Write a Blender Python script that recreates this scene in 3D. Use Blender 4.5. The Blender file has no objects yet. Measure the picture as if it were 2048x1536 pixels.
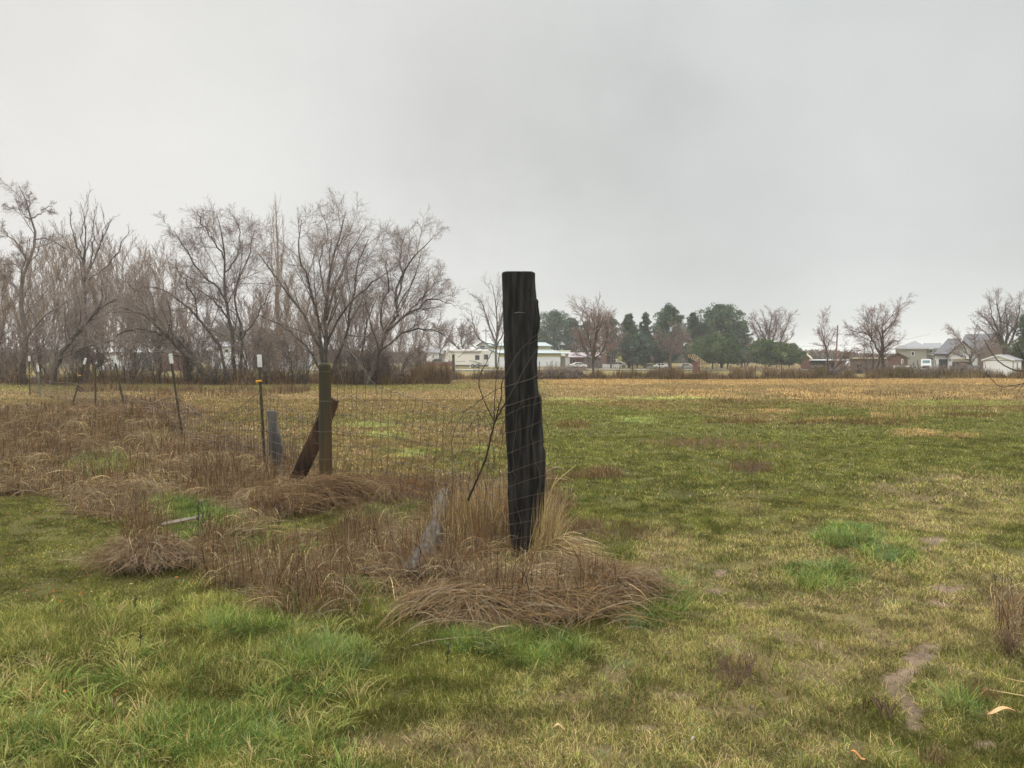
import bpy, math, random
import numpy as np
from mathutils import Vector, Matrix

rng = np.random.default_rng(7)
random.seed(7)
SC = bpy.context.scene
COL = SC.collection
R = math.radians

# ------------------------------------------------------------------ camera, sky, sun, exposure
FPX = 1530.0            # focal length in pixels of the 2048 px wide photograph
CAMH = 1.5
PITCH = math.atan(56.0 / FPX)
cam_d = bpy.data.cameras.new("camera")
cam_d.sensor_fit = 'HORIZONTAL'
cam_d.sensor_width = 36.0
cam_d.lens = 36.0 * FPX / 2048.0
cam_d.clip_start = 0.05
cam_d.clip_end = 5000
cam = bpy.data.objects.new("camera", cam_d)
cam.location = (0, 0, CAMH)
cam.rotation_euler = (R(90) - PITCH, 0, 0)
COL.objects.link(cam)
SC.camera = cam

SUN_EL, SUN_AZ = R(52), R(-25)      # azimuth measured from +Y towards +X
w = bpy.data.worlds.new("World")
SC.world = w
w.use_nodes = True
nt = w.node_tree
for n in list(nt.nodes): nt.nodes.remove(n)
def N(t, tree=None, **kw):
    n = (tree or nt).nodes.new(t)
    for k, v in kw.items(): setattr(n, k, v)
    return n
L = nt.links.new
out = N('ShaderNodeOutputWorld'); bg = N('ShaderNodeBackground'); bg.inputs['Strength'].default_value = 0.1
sky = N('ShaderNodeTexSky', sky_type='NISHITA', sun_disc=False)
sky.sun_elevation = SUN_EL; sky.sun_rotation = SUN_AZ
tc = N('ShaderNodeTexCoord')
sep = N('ShaderNodeSeparateXYZ'); L(tc.outputs['Generated'], sep.inputs[0])
def M(op, a, b=None, clamp=False):
    n = N('ShaderNodeMath', operation=op, use_clamp=clamp)
    for i, v in enumerate((a, b)):
        if v is None: continue
        if isinstance(v, (int, float)): n.inputs[i].default_value = v
        else: L(v, n.inputs[i])
    return n.outputs[0]
zc = M('MAXIMUM', sep.outputs['Z'], 0.0)
den = M('ADD', zc, 0.16)
cx = M('DIVIDE', sep.outputs['X'], den); cy = M('DIVIDE', sep.outputs['Y'], den)
comb = N('ShaderNodeCombineXYZ'); L(cx, comb.inputs[0]); L(cy, comb.inputs[1])
n1 = N('ShaderNodeTexNoise'); n1.inputs['Scale'].default_value = 0.55; n1.inputs['Detail'].default_value = 5; n1.inputs['Roughness'].default_value = 0.5; n1.inputs['Distortion'].default_value = 0.25
L(comb.outputs[0], n1.inputs['Vector'])
n2 = N('ShaderNodeTexNoise'); n2.inputs['Scale'].default_value = 2.6; n2.inputs['Detail'].default_value = 4; n2.inputs['Roughness'].default_value = 0.45
L(tc.outputs['Generated'], n2.inputs['Vector'])
cl = M('ADD', M('MULTIPLY', M('SUBTRACT', n1.outputs['Fac'], 0.5), 0.17), M('MULTIPLY', M('SUBTRACT', n2.outputs['Fac'], 0.5), 0.20))
def skydir(px, py):
    v = Vector(((px - 1024) / FPX, 1.0, -(py - 768) / FPX))
    v = Vector((v.x, v.y * math.cos(PITCH) + v.z * math.sin(PITCH), -v.y * math.sin(PITCH) + v.z * math.cos(PITCH)))
    return v.normalized()
nw = N('ShaderNodeTexNoise'); nw.inputs['Scale'].default_value = 5.0; nw.inputs['Detail'].default_value = 5; nw.inputs['Roughness'].default_value = 0.55
L(tc.outputs['Generated'], nw.inputs['Vector'])
wsub = N('ShaderNodeVectorMath', operation='SUBTRACT'); L(nw.outputs['Color'], wsub.inputs[0]); wsub.inputs[1].default_value = (.5, .5, .5)
wsc = N('ShaderNodeVectorMath', operation='SCALE'); L(wsub.outputs[0], wsc.inputs[0]); wsc.inputs['Scale'].default_value = .38
warp = N('ShaderNodeVectorMath', operation='ADD'); L(tc.outputs['Generated'], warp.inputs[0]); L(wsc.outputs[0], warp.inputs[1])
base = cl
for (px, py, rad, amp) in ((1215, 275, 0.10, -0.034), (1110, 310, 0.15, -0.034), (800, 215, 0.13, -0.022), (1420, 330, 0.2, -0.02), (560, 230, .2, -.012), (1650, 420, .25, -.015), (250, 120, 0.35, 0.03), (60, 300, 0.28, 0.035), (940, 560, 0.13, 0.05), (1900, 150, 0.3, 0.01), (700, 60, 0.4, 0.015), (300, 500, .3, .03)):
    d = skydir(px, py)
    vm = N('ShaderNodeVectorMath', operation='DISTANCE'); nv = N('ShaderNodeVectorMath', operation='NORMALIZE')
    L(warp.outputs[0], nv.inputs[0]); L(nv.outputs[0], vm.inputs[0]); vm.inputs[1].default_value = d
    q = M('DIVIDE', vm.outputs['Value'], rad)
    g = M('POWER', 2.718, M('MULTIPLY', M('MULTIPLY', q, q), -1.0))
    base = M('ADD', base, M('MULTIPLY', g, amp))
# cloud brightness: even low down, boosted overhead past natural overcast to lift the ground
mr = N('ShaderNodeMapRange', interpolation_type='SMOOTHSTEP'); L(sep.outputs['Z'], mr.inputs['Value'])
mr.inputs['From Min'].default_value = 0.46; mr.inputs['From Max'].default_value = 0.8
mr.inputs['To Min'].default_value = 0.0; mr.inputs['To Max'].default_value = 2.3
SKY0 = 0.520
lum = M('ADD', M('ADD', base, SKY0), mr.outputs['Result'])
ramp = N('ShaderNodeMix', data_type='RGBA')
mrx = N('ShaderNodeMapRange'); L(sep.outputs['X'], mrx.inputs['Value']); mrx.inputs['From Min'].default_value = -0.45; mrx.inputs['From Max'].default_value = 0.3
L(mrx.outputs['Result'], ramp.inputs['Factor'])
ramp.inputs['A'].default_value = (1.01, 0.995, 0.965, 1); ramp.inputs['B'].default_value = (0.965, 0.995, 0.985, 1)
sc = N('ShaderNodeVectorMath', operation='SCALE'); L(ramp.outputs['Result'], sc.inputs[0]); L(M('MULTIPLY', lum, 10.0), sc.inputs['Scale'])
mix = N('ShaderNodeMix', data_type='RGBA'); mix.inputs['Factor'].default_value = 0.985
L(sky.outputs[0], mix.inputs['A']); L(sc.outputs[0], mix.inputs['B'])
L(mix.outputs['Result'], bg.inputs['Color']); L(bg.outputs[0], out.inputs['Surface'])

sd = bpy.data.lights.new("sun", 'SUN'); sd.energy = 1.5; sd.angle = R(40); sd.color = (1.0, 0.955, 0.88)
so = bpy.data.objects.new("sun", sd)
dv = Vector((math.sin(SUN_AZ) * math.cos(SUN_EL), math.cos(SUN_AZ) * math.cos(SUN_EL), math.sin(SUN_EL)))
so.rotation_euler = dv.to_track_quat('Z', 'Y').to_euler(); so.location = dv * 50
COL.objects.link(so)
SC.view_settings.view_transform = 'Standard'; SC.view_settings.look = 'None'
SC.view_settings.exposure = 0.38; SC.view_settings.gamma = 1.0; SC.view_settings.use_curve_mapping = False
cy = SC.cycles
cy.max_bounces = 5; cy.diffuse_bounces = 3; cy.glossy_bounces = 2; cy.transmission_bounces = 3; cy.volume_bounces = 1; cy.transparent_max_bounces = 8
cy.use_denoising = True
cy.denoiser = 'OPENIMAGEDENOISE'
cy.denoising_prefilter = 'NONE'
cy.denoising_input_passes = 'RGB_ALBEDO_NORMAL'
cy.sample_clamp_indirect = 4
cy.pixel_filter_type = 'BLACKMAN_HARRIS'; cy.filter_width = 1.6

# ------------------------------------------------------------------ noise and terrain
def vnoise(x, y, seed=0):
    xi = np.floor(x).astype(np.int64); yi = np.floor(y).astype(np.int64)
    xf = x - xi; yf = y - yi
    u = xf * xf * (3 - 2 * xf); v = yf * yf * (3 - 2 * yf)
    def h(a, b):
        n = (a * 374761393 + b * 668265263 + seed * 974711) & 0x7fffffff
        n = ((n ^ (n >> 13)) * 1274126177) & 0x7fffffff
        n = (n ^ (n >> 16)) & 0xffff
        return n / 65535.0
    a = h(xi, yi); b = h(xi + 1, yi); c = h(xi, yi + 1); d = h(xi + 1, yi + 1)
    return (a * (1 - u) + b * u) * (1 - v) + (c * (1 - u) + d * u) * v
def fbm(x, y, seed=0, o=4):
    s = 0; a = .5; t = 0
    for i in range(o):
        s = s + a * vnoise(x * 2 ** i + 17.3 * i, y * 2 ** i - 9.1 * i, seed + i); t += a; a *= .5
    return s / t
def ss(a, b, x):
    t = np.clip((x - a) / (b - a), 0, 1); return t * t * (3 - 2 * t)
CP, SP = math.cos(PITCH), math.sin(PITCH)
def project(x, y, z):
    dz = z - CAMH
    f = y * CP - dz * SP
    f = np.maximum(f, 0.3)
    u = y * SP + dz * CP
    return 1024 + FPX * x / f, 768 - FPX * u / f
def ray(px, py):
    a = -(py - 768) / FPX
    return (px - 1024) / FPX, CP + a * SP, -SP + a * CP
def flat_at(px, py):
    dx, dy, dz = ray(px, py); t = CAMH / -dz; return dx * t, dy * t
MOUNDS = []       # (x, y, radius_x, radius_y, height)
for (px, py, rx, ry, h) in ((1700, 1100, .55, .45, .13), (1540, 1050, .8, .6, -.07), (1040, 1210, .7, .35, .03), (720, 1015, .5, .3, .10), (290, 1110, .4, .3, .08),
                            (250, 860, 3.0, 1.6, .22), (80, 850, 3.5, 2.5, .22), (450, 960, 1.2, .7, .10), (1960, 1010, 1.1, .8, -.10), (600, 1180, .7, .5, .06), (1290, 1210, .35, .25, .05), (1850, 1180, .5, .4, -0.04)):
    gx, gy = flat_at(px, py); MOUNDS.append((gx, gy, rx, ry, h))
def terrain(x, y):
    x = np.asarray(x, float); y = np.asarray(y, float)
    yy = np.clip(y, 0, 90)
    z = -0.8 * (yy / 90) ** 1.2
    fade = ss(40, 8, y)
    z = z + fade * (0.10 * (fbm(x * .45, y * .45, 3, 3) - .5) + 0.05 * (fbm(x * 2.3, y * 2.3, 5, 2) - .5)) * ss(0, 2, np.abs(y) + 1)
    z = z + 0.10 * (fbm(x * .12, y * .12, 9, 2) - .5) * ss(10, 30, y)
    for gx, gy, rx, ry, h in MOUNDS:
        z = z + h * np.exp(-((x - gx) / rx) ** 2 - ((y - gy) / ry) ** 2)
    return z
def tz(x, y): return float(terrain(np.array([x]), np.array([y]))[0])
def ground(px, py):
    dx, dy, dz = ray(px, py)
    t = CAMH / max(-dz, 1e-4)
    for _ in range(30):
        z = tz(dx * t, dy * t); t = t * .5 + .5 * (CAMH - z) / max(-dz, 1e-4)
    return Vector((dx * t, dy * t, tz(dx * t, dy * t)))
def at(px, py, Y):
    dx, dy, dz = ray(px, py); t = Y / dy
    return Vector((dx * t, Y, CAMH + dz * t))

# ------------------------------------------------------------------ ground cover zones
def blobs(u, v, lst):
    o = np.zeros_like(u)
    for b in lst:
        a = b[4] if len(b) > 4 else 1.0
        o = np.maximum(o, a * np.exp(-((u - b[0]) / b[2]) ** 2 - ((v - b[1]) / b[3]) ** 2))
    return o
BROWN = [(110, 900, 240, 60), (60, 850, 170, 40), (250, 830, 170, 35), (450, 930, 180, 55), (300, 985, 200, 28), (120, 970, 160, 30), (560, 1000, 120, 45), (470, 1120, 100, 75), (620, 1160, 130, 100),
         (780, 1090, 120, 100), (900, 1170, 130, 80), (1000, 1205, 150, 60), (1160, 1180, 120, 55), (1050, 1020, 80, 80), (300, 1105, 70, 28), (930, 1010, 90, 70), (700, 1000, 120, 30), (240, 1030, 120, 20), (2020, 1230, 40, 60, .9)]
LUSH = [(205, 930, 85, 34), (345, 1012, 95, 24), (440, 1035, 70, 18), (740, 1048, 80, 24), (815, 1032, 32, 34), (1000, 1285, 150, 32), (1290, 1235, 70, 35), (1340, 1190, 45, 45), (1690, 1075, 80, 24), (1780, 1105, 90, 24, .8),
        (500, 1255, 120, 26), (430, 1480, 220, 60), (640, 1330, 120, 40), (1640, 1150, 130, 50, .75), (60, 1500, 90, 50, .8), (1930, 1420, 60, 40, .7), (1100, 1320, 120, 40, .8), (360, 1065, 50, 16), (620, 1120, 60, 20, .8), (500, 1090, 50, 18, .8), (700, 1180, 50, 20, .7)]
SPARSE = [(560, 1130, 230, 80), (700, 1200, 120, 60), (350, 1050, 160, 40), (1240, 1120, 120, 60)]
LUSHFAR = [(830, 905, 75, 12), (1340, 797, 130, 5), (1900, 805, 170, 9), (740, 850, 70, 7), (960, 895, 50, 7), (1150, 800, 60, 6), (1270, 840, 60, 9), (760, 870, 60, 8)]
GOLD = [(1400, 793, 70, 6), (1540, 823, 60, 7), (1640, 838, 70, 6), (1745, 831, 30, 5), (1830, 865, 65, 10), (1925, 872, 45, 8), (1800, 791, 20, 6), (1900, 785, 60, 6), (1990, 792, 50, 6), (1160, 775, 100, 5), (20, 826, 40, 5), (1690, 780, 60, 6), (1480, 780, 60, 5)]
RUST = [(1450, 843, 90, 5, .8), (1430, 885, 90, 12, .6), (1500, 930, 38, 10, .5), (1190, 945, 55, 8, .7), (1110, 960, 40, 10), (1930, 833, 90, 5), (1630, 846, 70, 5), (1750, 845, 100, 9), (330, 795, 90, 9), (470, 793, 70, 8), (780, 803, 40, 4), (1130, 850, 50, 14), (1260, 1060, 90, 26, .6)]
SOIL = [(1868, 1296, 34, 11), (1850, 1316, 52, 14), (1820, 1340, 34, 13), (1795, 1357, 52, 18), (1790, 1382, 28, 18), (1806, 1405, 26, 20), (1812, 1430, 32, 24), (1808, 1460, 26, 18), (1860, 1085, 30, 9), (1895, 1170, 40, 9), (1880, 1205, 30, 9), (1445, 1135, 16, 9), (1425, 1190, 26, 9), (1400, 1390, 22, 6), (1310, 1450, 24, 7), (1960, 1490, 26, 8)]
PALE = [(1350, 1490, 520, 90), (880, 1490, 220, 60, .8), (1340, 1150, 90, 130, .9), (1480, 1010, 110, 30, .6), (1750, 1250, 420, 230), (1500, 1350, 350, 160), (1900, 1010, 200, 70), (1250, 1400, 260, 120), (1780, 985, 100, 40, .7)]
MOSS = [(140, 1140, 230, 130), (60, 1050, 120, 80), (300, 1300, 160, 80, .8), (130, 1400, 180, 90, .75), (1540, 1010, 200, 50, .6)]
def zones(x, y):
    z = terrain(x, y)
    u, v = project(x, y, z)
    s = np.clip(y, 3, 60) * .05
    j = (fbm(x * 1.3, y * 1.3, 21, 3) - .5); j2 = (fbm(x * 1.3 + 50, y * 1.3, 22, 3) - .5)
    lf = ss(8, 30, y)
    j3 = (fbm(x * .35, y * .12, 31, 4) - .5); j4 = fbm(x * .5 + 9, y * .2, 33, 4) - .5
    u = u + 60 * j + 120 * j4 * lf; v = v + 34 * j2 * (1 - lf) * np.clip((v - 780) / 200, 0, 1.6) + 10 * j3 * lf
    Z = {}
    Z['u'], Z['v'] = u, v
    Z['brown'] = ss(.30, .62, blobs(u, v, BROWN) + .5 * (fbm(x * 1.8, y * 1.3, 161, 4) - .52)) * (y > 1.8)
    Z['lush'] = ss(.3, .75, blobs(u, v, LUSH)) * (1 - .4 * Z['brown'])
    Z['lushfar'] = .75 * ss(.2, 1.0, blobs(u, v, LUSHFAR))
    Z['soil'] = ss(.34, .6, blobs(u, v, SOIL) + .55 * (fbm(x * 14, y * 14, 41, 4) - .5))
    Z['moss'] = ss(.2, .7, blobs(u, v, MOSS))
    Z['pale'] = ss(.2, .8, blobs(u, v, PALE) + .5 * (fbm(x * 2, y * 2, 43, 3) - .5))
    g = .8 * ss(.35, 1.0, blobs(u, v, GOLD) + .5 * (fbm(x * .6, y * .3, 45, 4) - .5))
    band = ss(755.5, 758, v) * ss(771, 765, v) * ss(1050, 1110, u)
    band2 = ss(774, 778, v) * ss(812, 790, v) * ss(1000, 1500, u) * ss(.58, .66, fbm(x * .35, y * .12, 47, 4))
    Z['gold'] = np.maximum(np.maximum(g, band), band2 * .8)
    tan = ss(845, 800, v + 90 * (fbm(x * .3, y * .1, 49, 4) - .5)) * ss(1000, 1150, u)
    left = ss(1120, 1000, u) * ss(1010, 960, v)
    Z['tan'] = np.clip(np.maximum(tan * .85, left * (.8 - .5 * ss(.45, .6, fbm(x * .5, y * .25, 51, 4)) * ss(800, 850, v))), 0, 1)
    Z['rust'] = ss(.4, .8, blobs(u, v, RUST) + .5 * (fbm(x * 1.2, y * .6, 53, 3) - .5))
    Z['sparse'] = ss(.2, .7, blobs(u, v, SPARSE))
    Z['left'] = ss(820, 600, u) * ss(1150, 1220, v)
    Z['strip'] = ss(783, 777, v) * ss(766, 771, v) * ss(1000, 940, u)
    return Z
C = {k: np.array(v, float) for k, v in dict(
    green=(.100, .118, .020), olive=(.150, .146, .032), yell=(.38, .355, .115), straw=(.52, .41, .20), lush=(.115, .19, .044), blue=(.22, .29, .125), lime=(.28, .33, .085),
    dead=(.185, .122, .066), rust=(.165, .085, .036), brown=(.142, .090, .048), tan=(.235, .150, .070), gold=(.44, .305, .13), dark=(.050, .031, .019), soil=(.185, .132, .094),
    thatch_shade=(.085, .062, .038), orange=(.36, .14, .035), pale=(.42, .38, .19), grey=(.235, .182, .122)).items()}
def base_color(x, y):
    Z = zones(x, y)
    n = fbm(x * 2.5, y * 2.5, 61, 4)[:, None]; m = fbm(x * .7, y * .7, 63, 3)[:, None]
    c = C['green'] * .85 * (1 - m) + C['olive'] * .9 * m
    c = c * (.75 + .5 * n)
    def mixc(c, k, w): return c * (1 - w[:, None]) + k * w[:, None]
    c = mixc(c, C['dead'] * .55 + C['straw'] * .22, Z['pale'] * .8)
    c = mixc(c, C['green'] * .6 + C['rust'] * .25, Z['moss'] * .6)
    c = mixc(c, C['tan'] * .65 + C['rust'] * .3, Z['tan'])
    c = mixc(c, C['gold'] * .9, Z['gold'])
    c = mixc(c, C['dead'] * .8, Z['rust'] * .8)
    c = mixc(c, C['lime'], Z['lushfar'] * .85)
    c = mixc(c, C['lush'] * .7, Z['lush'])
    c = mixc(c, C['brown'] * .65, Z['brown'] * (1 - .8 * Z['lush']))
    c = mixc(c, C['olive'], Z['strip'])
    c = c * (.55 + .45 * ss(12, 35, y))[:, None] + C['thatch_shade'] * .3 * ss(35, 12, y)[:, None]  # near ground darkened: shade between blades painted in, with brown thatch tint
    c = mixc(c, C['soil'], np.clip(Z['soil'] * 1.3, 0, 1))
    far = ss(757.5, 756, Z['v']) * (y > 30)
    c = mixc(c, (C['tan'] * .38 + C['olive'] * .38) * (1 + .5 * (fbm(x * .05, y * .2, 151, 3)[:, None] - .5)), far)
    return np.clip(c * (.8 + .4 * n), .01, 1)

# ------------------------------------------------------------------ mesh helpers
def mesh_np(name, V, faces, col=None, smooth=False, uvs=None):
    """faces: list of int arrays (n,k)"""
    me = bpy.data.meshes.new(name)
    V = np.ascontiguousarray(V, dtype=np.float32)
    me.vertices.add(len(V)); me.vertices.foreach_set('co', V.ravel())
    loops = np.concatenate([f.ravel() for f in faces]).astype(np.int32)
    tot = np.concatenate([np.full(len(f), f.shape[1], np.int32) for f in faces])
    st = np.zeros(len(tot), np.int32); st[1:] = np.cumsum(tot)[:-1]
    me.loops.add(len(loops)); me.loops.foreach_set('vertex_index', loops)
    me.polygons.add(len(tot)); me.polygons.foreach_set('loop_start', st); me.polygons.foreach_set('loop_total', tot)
    if smooth: me.polygons.foreach_set('use_smooth', np.ones(len(tot), bool))
    me.update(calc_edges=True)
    if col is not None:
        a = me.color_attributes.new('Col', 'FLOAT_COLOR', 'POINT')
        c4 = np.ones((len(V), 4), np.float32); c4[:, :3] = col
        a.data.foreach_set('color', c4.ravel())
    return me
def put(name, me, m, parent=None, loc=None):
    """link a mesh whose vertices are in world space; origin is moved to loc (or to the parent's)"""
    o = bpy.data.objects.new(name, me)
    COL.objects.link(o)
    if m is not None: me.materials.append(m)
    if parent is not None:
        chain = Vector((0, 0, 0)); p = parent
        while p is not None: chain += p.location; p = p.parent
        me.transform(Matrix.Translation(-chain)); o.parent = parent
    elif loc is not None:
        me.transform(Matrix.Translation(-Vector(loc))); o.location = loc
    return o
def tag(o, label=None, cat=None, group=None, kind=None):
    if label: o['label'] = label
    if cat: o['category'] = cat
    if group: o['group'] = group
    if kind: o['kind'] = kind
    return o
def thing(name, label, cat, loc, group=None):
    o = bpy.data.objects.new(name, None); o.location = loc; o.empty_display_size = .2
    COL.objects.link(o)
    return tag(o, label, cat, group)

class MB:
    """collects polygons of one part"""
    def __init__(s): s.v = []; s.f = []
    def poly(s, pts):
        i = len(s.v); s.v += [tuple(p) for p in pts]; s.f.append(tuple(range(i, i + len(pts)))); return s
    def solid(s, bot, top):
        n = len(bot); i = len(s.v); s.v += [tuple(p) for p in bot] + [tuple(p) for p in top]
        s.f.append(tuple(i + k for k in reversed(range(n)))); s.f.append(tuple(i + n + k for k in range(n)))
        for k in range(n):
            j = (k + 1) % n; s.f.append((i + k, i + j, i + n + j, i + n + k))
        return s
    def box(s, x0, x1, y0, y1, z0, z1):
        return s.solid([(x0, y0, z0), (x1, y0, z0), (x1, y1, z0), (x0, y1, z0)], [(x0, y0, z1), (x1, y0, z1), (x1, y1, z1), (x0, y1, z1)])
    def extr_y(s, pts, y0, y1):      # pts (x,z)
        return s.solid([(p[0], y1, p[1]) for p in pts], [(p[0], y0, p[1]) for p in pts])
    def extr_x(s, pts, x0, x1):      # pts (y,z)
        return s.solid([(x0, p[0], p[1]) for p in pts], [(x1, p[0], p[1]) for p in pts])
    def tube(s, pts, r, n=8, cap=True, sq=1.0):
        pts = [Vector(p) for p in pts]; rs = r if isinstance(r, (list, tuple)) else [r] * len(pts)
        t0 = (pts[-1] - pts[0]).normalized(); ref = Vector((0, 0, 1)) if abs(t0.z) < .8 else Vector((0, 1, 0))
        rings = []
        for k, p in enumerate(pts):
            t = (pts[min(k + 1, len(pts) - 1)] - pts[max(k - 1, 0)]).normalized()
            a = t.cross(ref).normalized(); b = a.cross(t).normalized()
            rings.append(range(len(s.v), len(s.v) + n))
            for q in range(n):
                an = 2 * math.pi * q / n
                s.v.append(tuple(p + a * math.cos(an) * rs[k] + b * math.sin(an) * rs[k] * sq))
        for k in range(len(rings) - 1):
            for q in range(n):
                j = (q + 1) % n; s.f.append((rings[k][q], rings[k][j], rings[k + 1][j], rings[k + 1][q]))
        if cap: s.f.append(tuple(reversed(rings[0]))); s.f.append(tuple(rings[-1]))
        return s
    def build(s, name, m, parent=None, loc=(0, 0, 0), rz=0, bevel=0, top=None, smooth=False):
        """vertices are local to loc / rz when parent is None, else local to the parent"""
        me = bpy.data.meshes.new(name); me.from_pydata(s.v, [], s.f); me.materials.append(m); me.update()
        if smooth:
            me.polygons.foreach_set('use_smooth', [True] * len(me.polygons))
        o = bpy.data.objects.new(name, me); COL.objects.link(o)
        if parent is not None: o.parent = parent
        else: o.location = loc; o.rotation_euler = (0, 0, rz)
        if bevel:
            b = o.modifiers.new('bevel', 'BEVEL'); b.width = bevel; b.segments = 2; b.limit_method = 'ANGLE'
        return o

def ribbons(P, side, wid, tri=True, prof=None):
    """P (n,k,3) centre lines, side (n,3) unit, wid (n,) -> V, faces, per-curve index"""
    n, k, _ = P.shape
    if prof is None: prof = np.array([1 - .55 * (i / (k - 1)) for i in range(k)])
    wv = wid[:, None, None] * prof[None, :, None] * .5
    A = P - side[:, None, :] * wv; B = P + side[:, None, :] * wv
    kk = k - 1
    V = np.empty((n, 2 * kk + 1, 3), np.float32)
    V[:, 0:2 * kk:2] = A[:, :kk]; V[:, 1:2 * kk:2] = B[:, :kk]; V[:, 2 * kk] = P[:, -1]
    off = (np.arange(n) * (2 * kk + 1))[:, None]
    faces = []
    if kk > 1:
        q = np.array([[2 * i, 2 * i + 1, 2 * i + 3, 2 * i + 2] for i in range(kk - 1)]).ravel()
        faces.append((off + q[None, :]).reshape(-1, 4))
    t = np.array([2 * kk - 2, 2 * kk - 1, 2 * kk])
    faces.append((off + t[None, :]).reshape(-1, 3))
    return V.reshape(-1, 3), faces, 2 * kk + 1
def tubes(P, Rr, s=3):
    n, k, _ = P.shape
    T = P[:, -1] - P[:, 0]; T /= np.linalg.norm(T, axis=1, keepdims=True) + 1e-9
    ref = np.where(np.abs(T[:, 2:3]) < .8, np.array([[0, 0, 1.]]), np.array([[1., 0, 0]]))
    a = np.cross(T, ref); a /= np.linalg.norm(a, axis=1, keepdims=True) + 1e-9
    b = np.cross(T, a)
    ang = 2 * np.pi * np.arange(s) / s
    circ = a[:, None, None, :] * np.cos(ang)[None, None, :, None] + b[:, None, None, :] * np.sin(ang)[None, None, :, None]
    V = P[:, :, None, :] + circ * Rr[:, :, None, None]
    base = (np.arange(n) * k * s)[:, None]
    q = []
    for i in range(k - 1):
        for j in range(s):
            q += [i * s + j, i * s + (j + 1) % s, (i + 1) * s + (j + 1) % s, (i + 1) * s + j]
    F = (base + np.array(q)[None, :]).reshape(-1, 4)
    return V.reshape(-1, 3), [F]
def join_np(parts):
    """parts: list of (V, faces[, col])"""
    Vs, Fs, Cs, o = [], [], [], 0
    for p in parts:
        Vs.append(p[0]); Fs += [f + o for f in p[1]]; o += len(p[0])
        if len(p) > 2: Cs.append(p[2])
    # group faces of equal size is unnecessary
    return np.concatenate(Vs), Fs, (np.concatenate(Cs) if Cs else None)

# ------------------------------------------------------------------ materials
def mat(name, c1, c2=None, scale=6.0, rough=.7, bump=0.0, stretch=(1, 1, 1), detail=4, metal=0, spec=.5, coords='Object', contrast=(.35, .65)):
    m = bpy.data.materials.new(name); m.use_nodes = True; t = m.node_tree; b = t.nodes['Principled BSDF']
    b.inputs['Roughness'].default_value = rough; b.inputs['Metallic'].default_value = metal; b.inputs['Specular IOR Level'].default_value = spec
    b.inputs['Base Color'].default_value = (*c1, 1)
    if c2 is not None:
        tcn = t.nodes.new('ShaderNodeTexCoord'); mp = t.nodes.new('ShaderNodeMapping'); mp.inputs['Scale'].default_value = stretch
        no = t.nodes.new('ShaderNodeTexNoise'); no.inputs['Scale'].default_value = scale; no.inputs['Detail'].default_value = detail
        rp = t.nodes.new('ShaderNodeMapRange'); rp.inputs['From Min'].default_value = contrast[0]; rp.inputs['From Max'].default_value = contrast[1]
        mx = t.nodes.new('ShaderNodeMix'); mx.data_type = 'RGBA'
        t.links.new(tcn.outputs[coords], mp.inputs[0]); t.links.new(mp.outputs[0], no.inputs['Vector']); t.links.new(no.outputs['Fac'], rp.inputs['Value'])
        t.links.new(rp.outputs[0], mx.inputs['Factor']); mx.inputs['A'].default_value = (*c1, 1); mx.inputs['B'].default_value = (*c2, 1)
        t.links.new(mx.outputs['Result'], b.inputs['Base Color'])
        if bump:
            bp = t.nodes.new('ShaderNodeBump'); bp.inputs['Strength'].default_value = bump; bp.inputs['Distance'].default_value = .02
            t.links.new(no.outputs['Fac'], bp.inputs['Height']); t.links.new(bp.outputs[0], b.inputs['Normal'])
    return m
def attr_mat(name, rough=.6, transl=.25, spec=.3, gain=1.0):
    m = bpy.data.materials.new(name); m.use_nodes = True; t = m.node_tree
    for n in list(t.nodes): t.nodes.remove(n)
    o = t.nodes.new('ShaderNodeOutputMaterial'); a = t.nodes.new('ShaderNodeVertexColor'); a.layer_name = 'Col'
    d = t.nodes.new('ShaderNodeBsdfPrincipled'); d.inputs['Roughness'].default_value = rough; d.inputs['Specular IOR Level'].default_value = spec
    t.links.new(a.outputs['Color'], d.inputs['Base Color'])
    if transl > 0:
        tr = t.nodes.new('ShaderNodeBsdfTranslucent'); mx = t.nodes.new('ShaderNodeMixShader'); mx.inputs[0].default_value = transl
        t.links.new(a.outputs['Color'], tr.inputs['Color']); t.links.new(d.outputs[0], mx.inputs[1]); t.links.new(tr.outputs[0], mx.inputs[2]); t.links.new(mx.outputs[0], o.inputs['Surface'])
    else: t.links.new(d.outputs[0], o.inputs['Surface'])
    return m
M_grass = attr_mat('grass_blades', .65, .38, .07)
M_dry = attr_mat('dry_stalks', .8, .25, .05)
M_leaf = attr_mat('needle_foliage', .6, .15, .3)
M_twig = mat('twig_bark', (.32, .26, .23), (.21, .165, .145), 3, .85, spec=.2)
M_twigpale = mat('pale_twig_bark', (.34, .265, .20), (.23, .175, .135), 2, .85, spec=.2)
M_twigred = mat('reddish_twig_bark', (.26, .18, .155), (.17, .12, .10), 2, .85, spec=.2)
M_bark = mat('dark_wet_bark', (.055, .043, .036), (.10, .08, .065), 8, .8, .5, (1, 1, .3), spec=.3)
M_barkgrey = mat('grey_bark', (.12, .10, .088), (.18, .15, .13), 8, .8, .5, (1, 1, .3), spec=.3)
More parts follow.
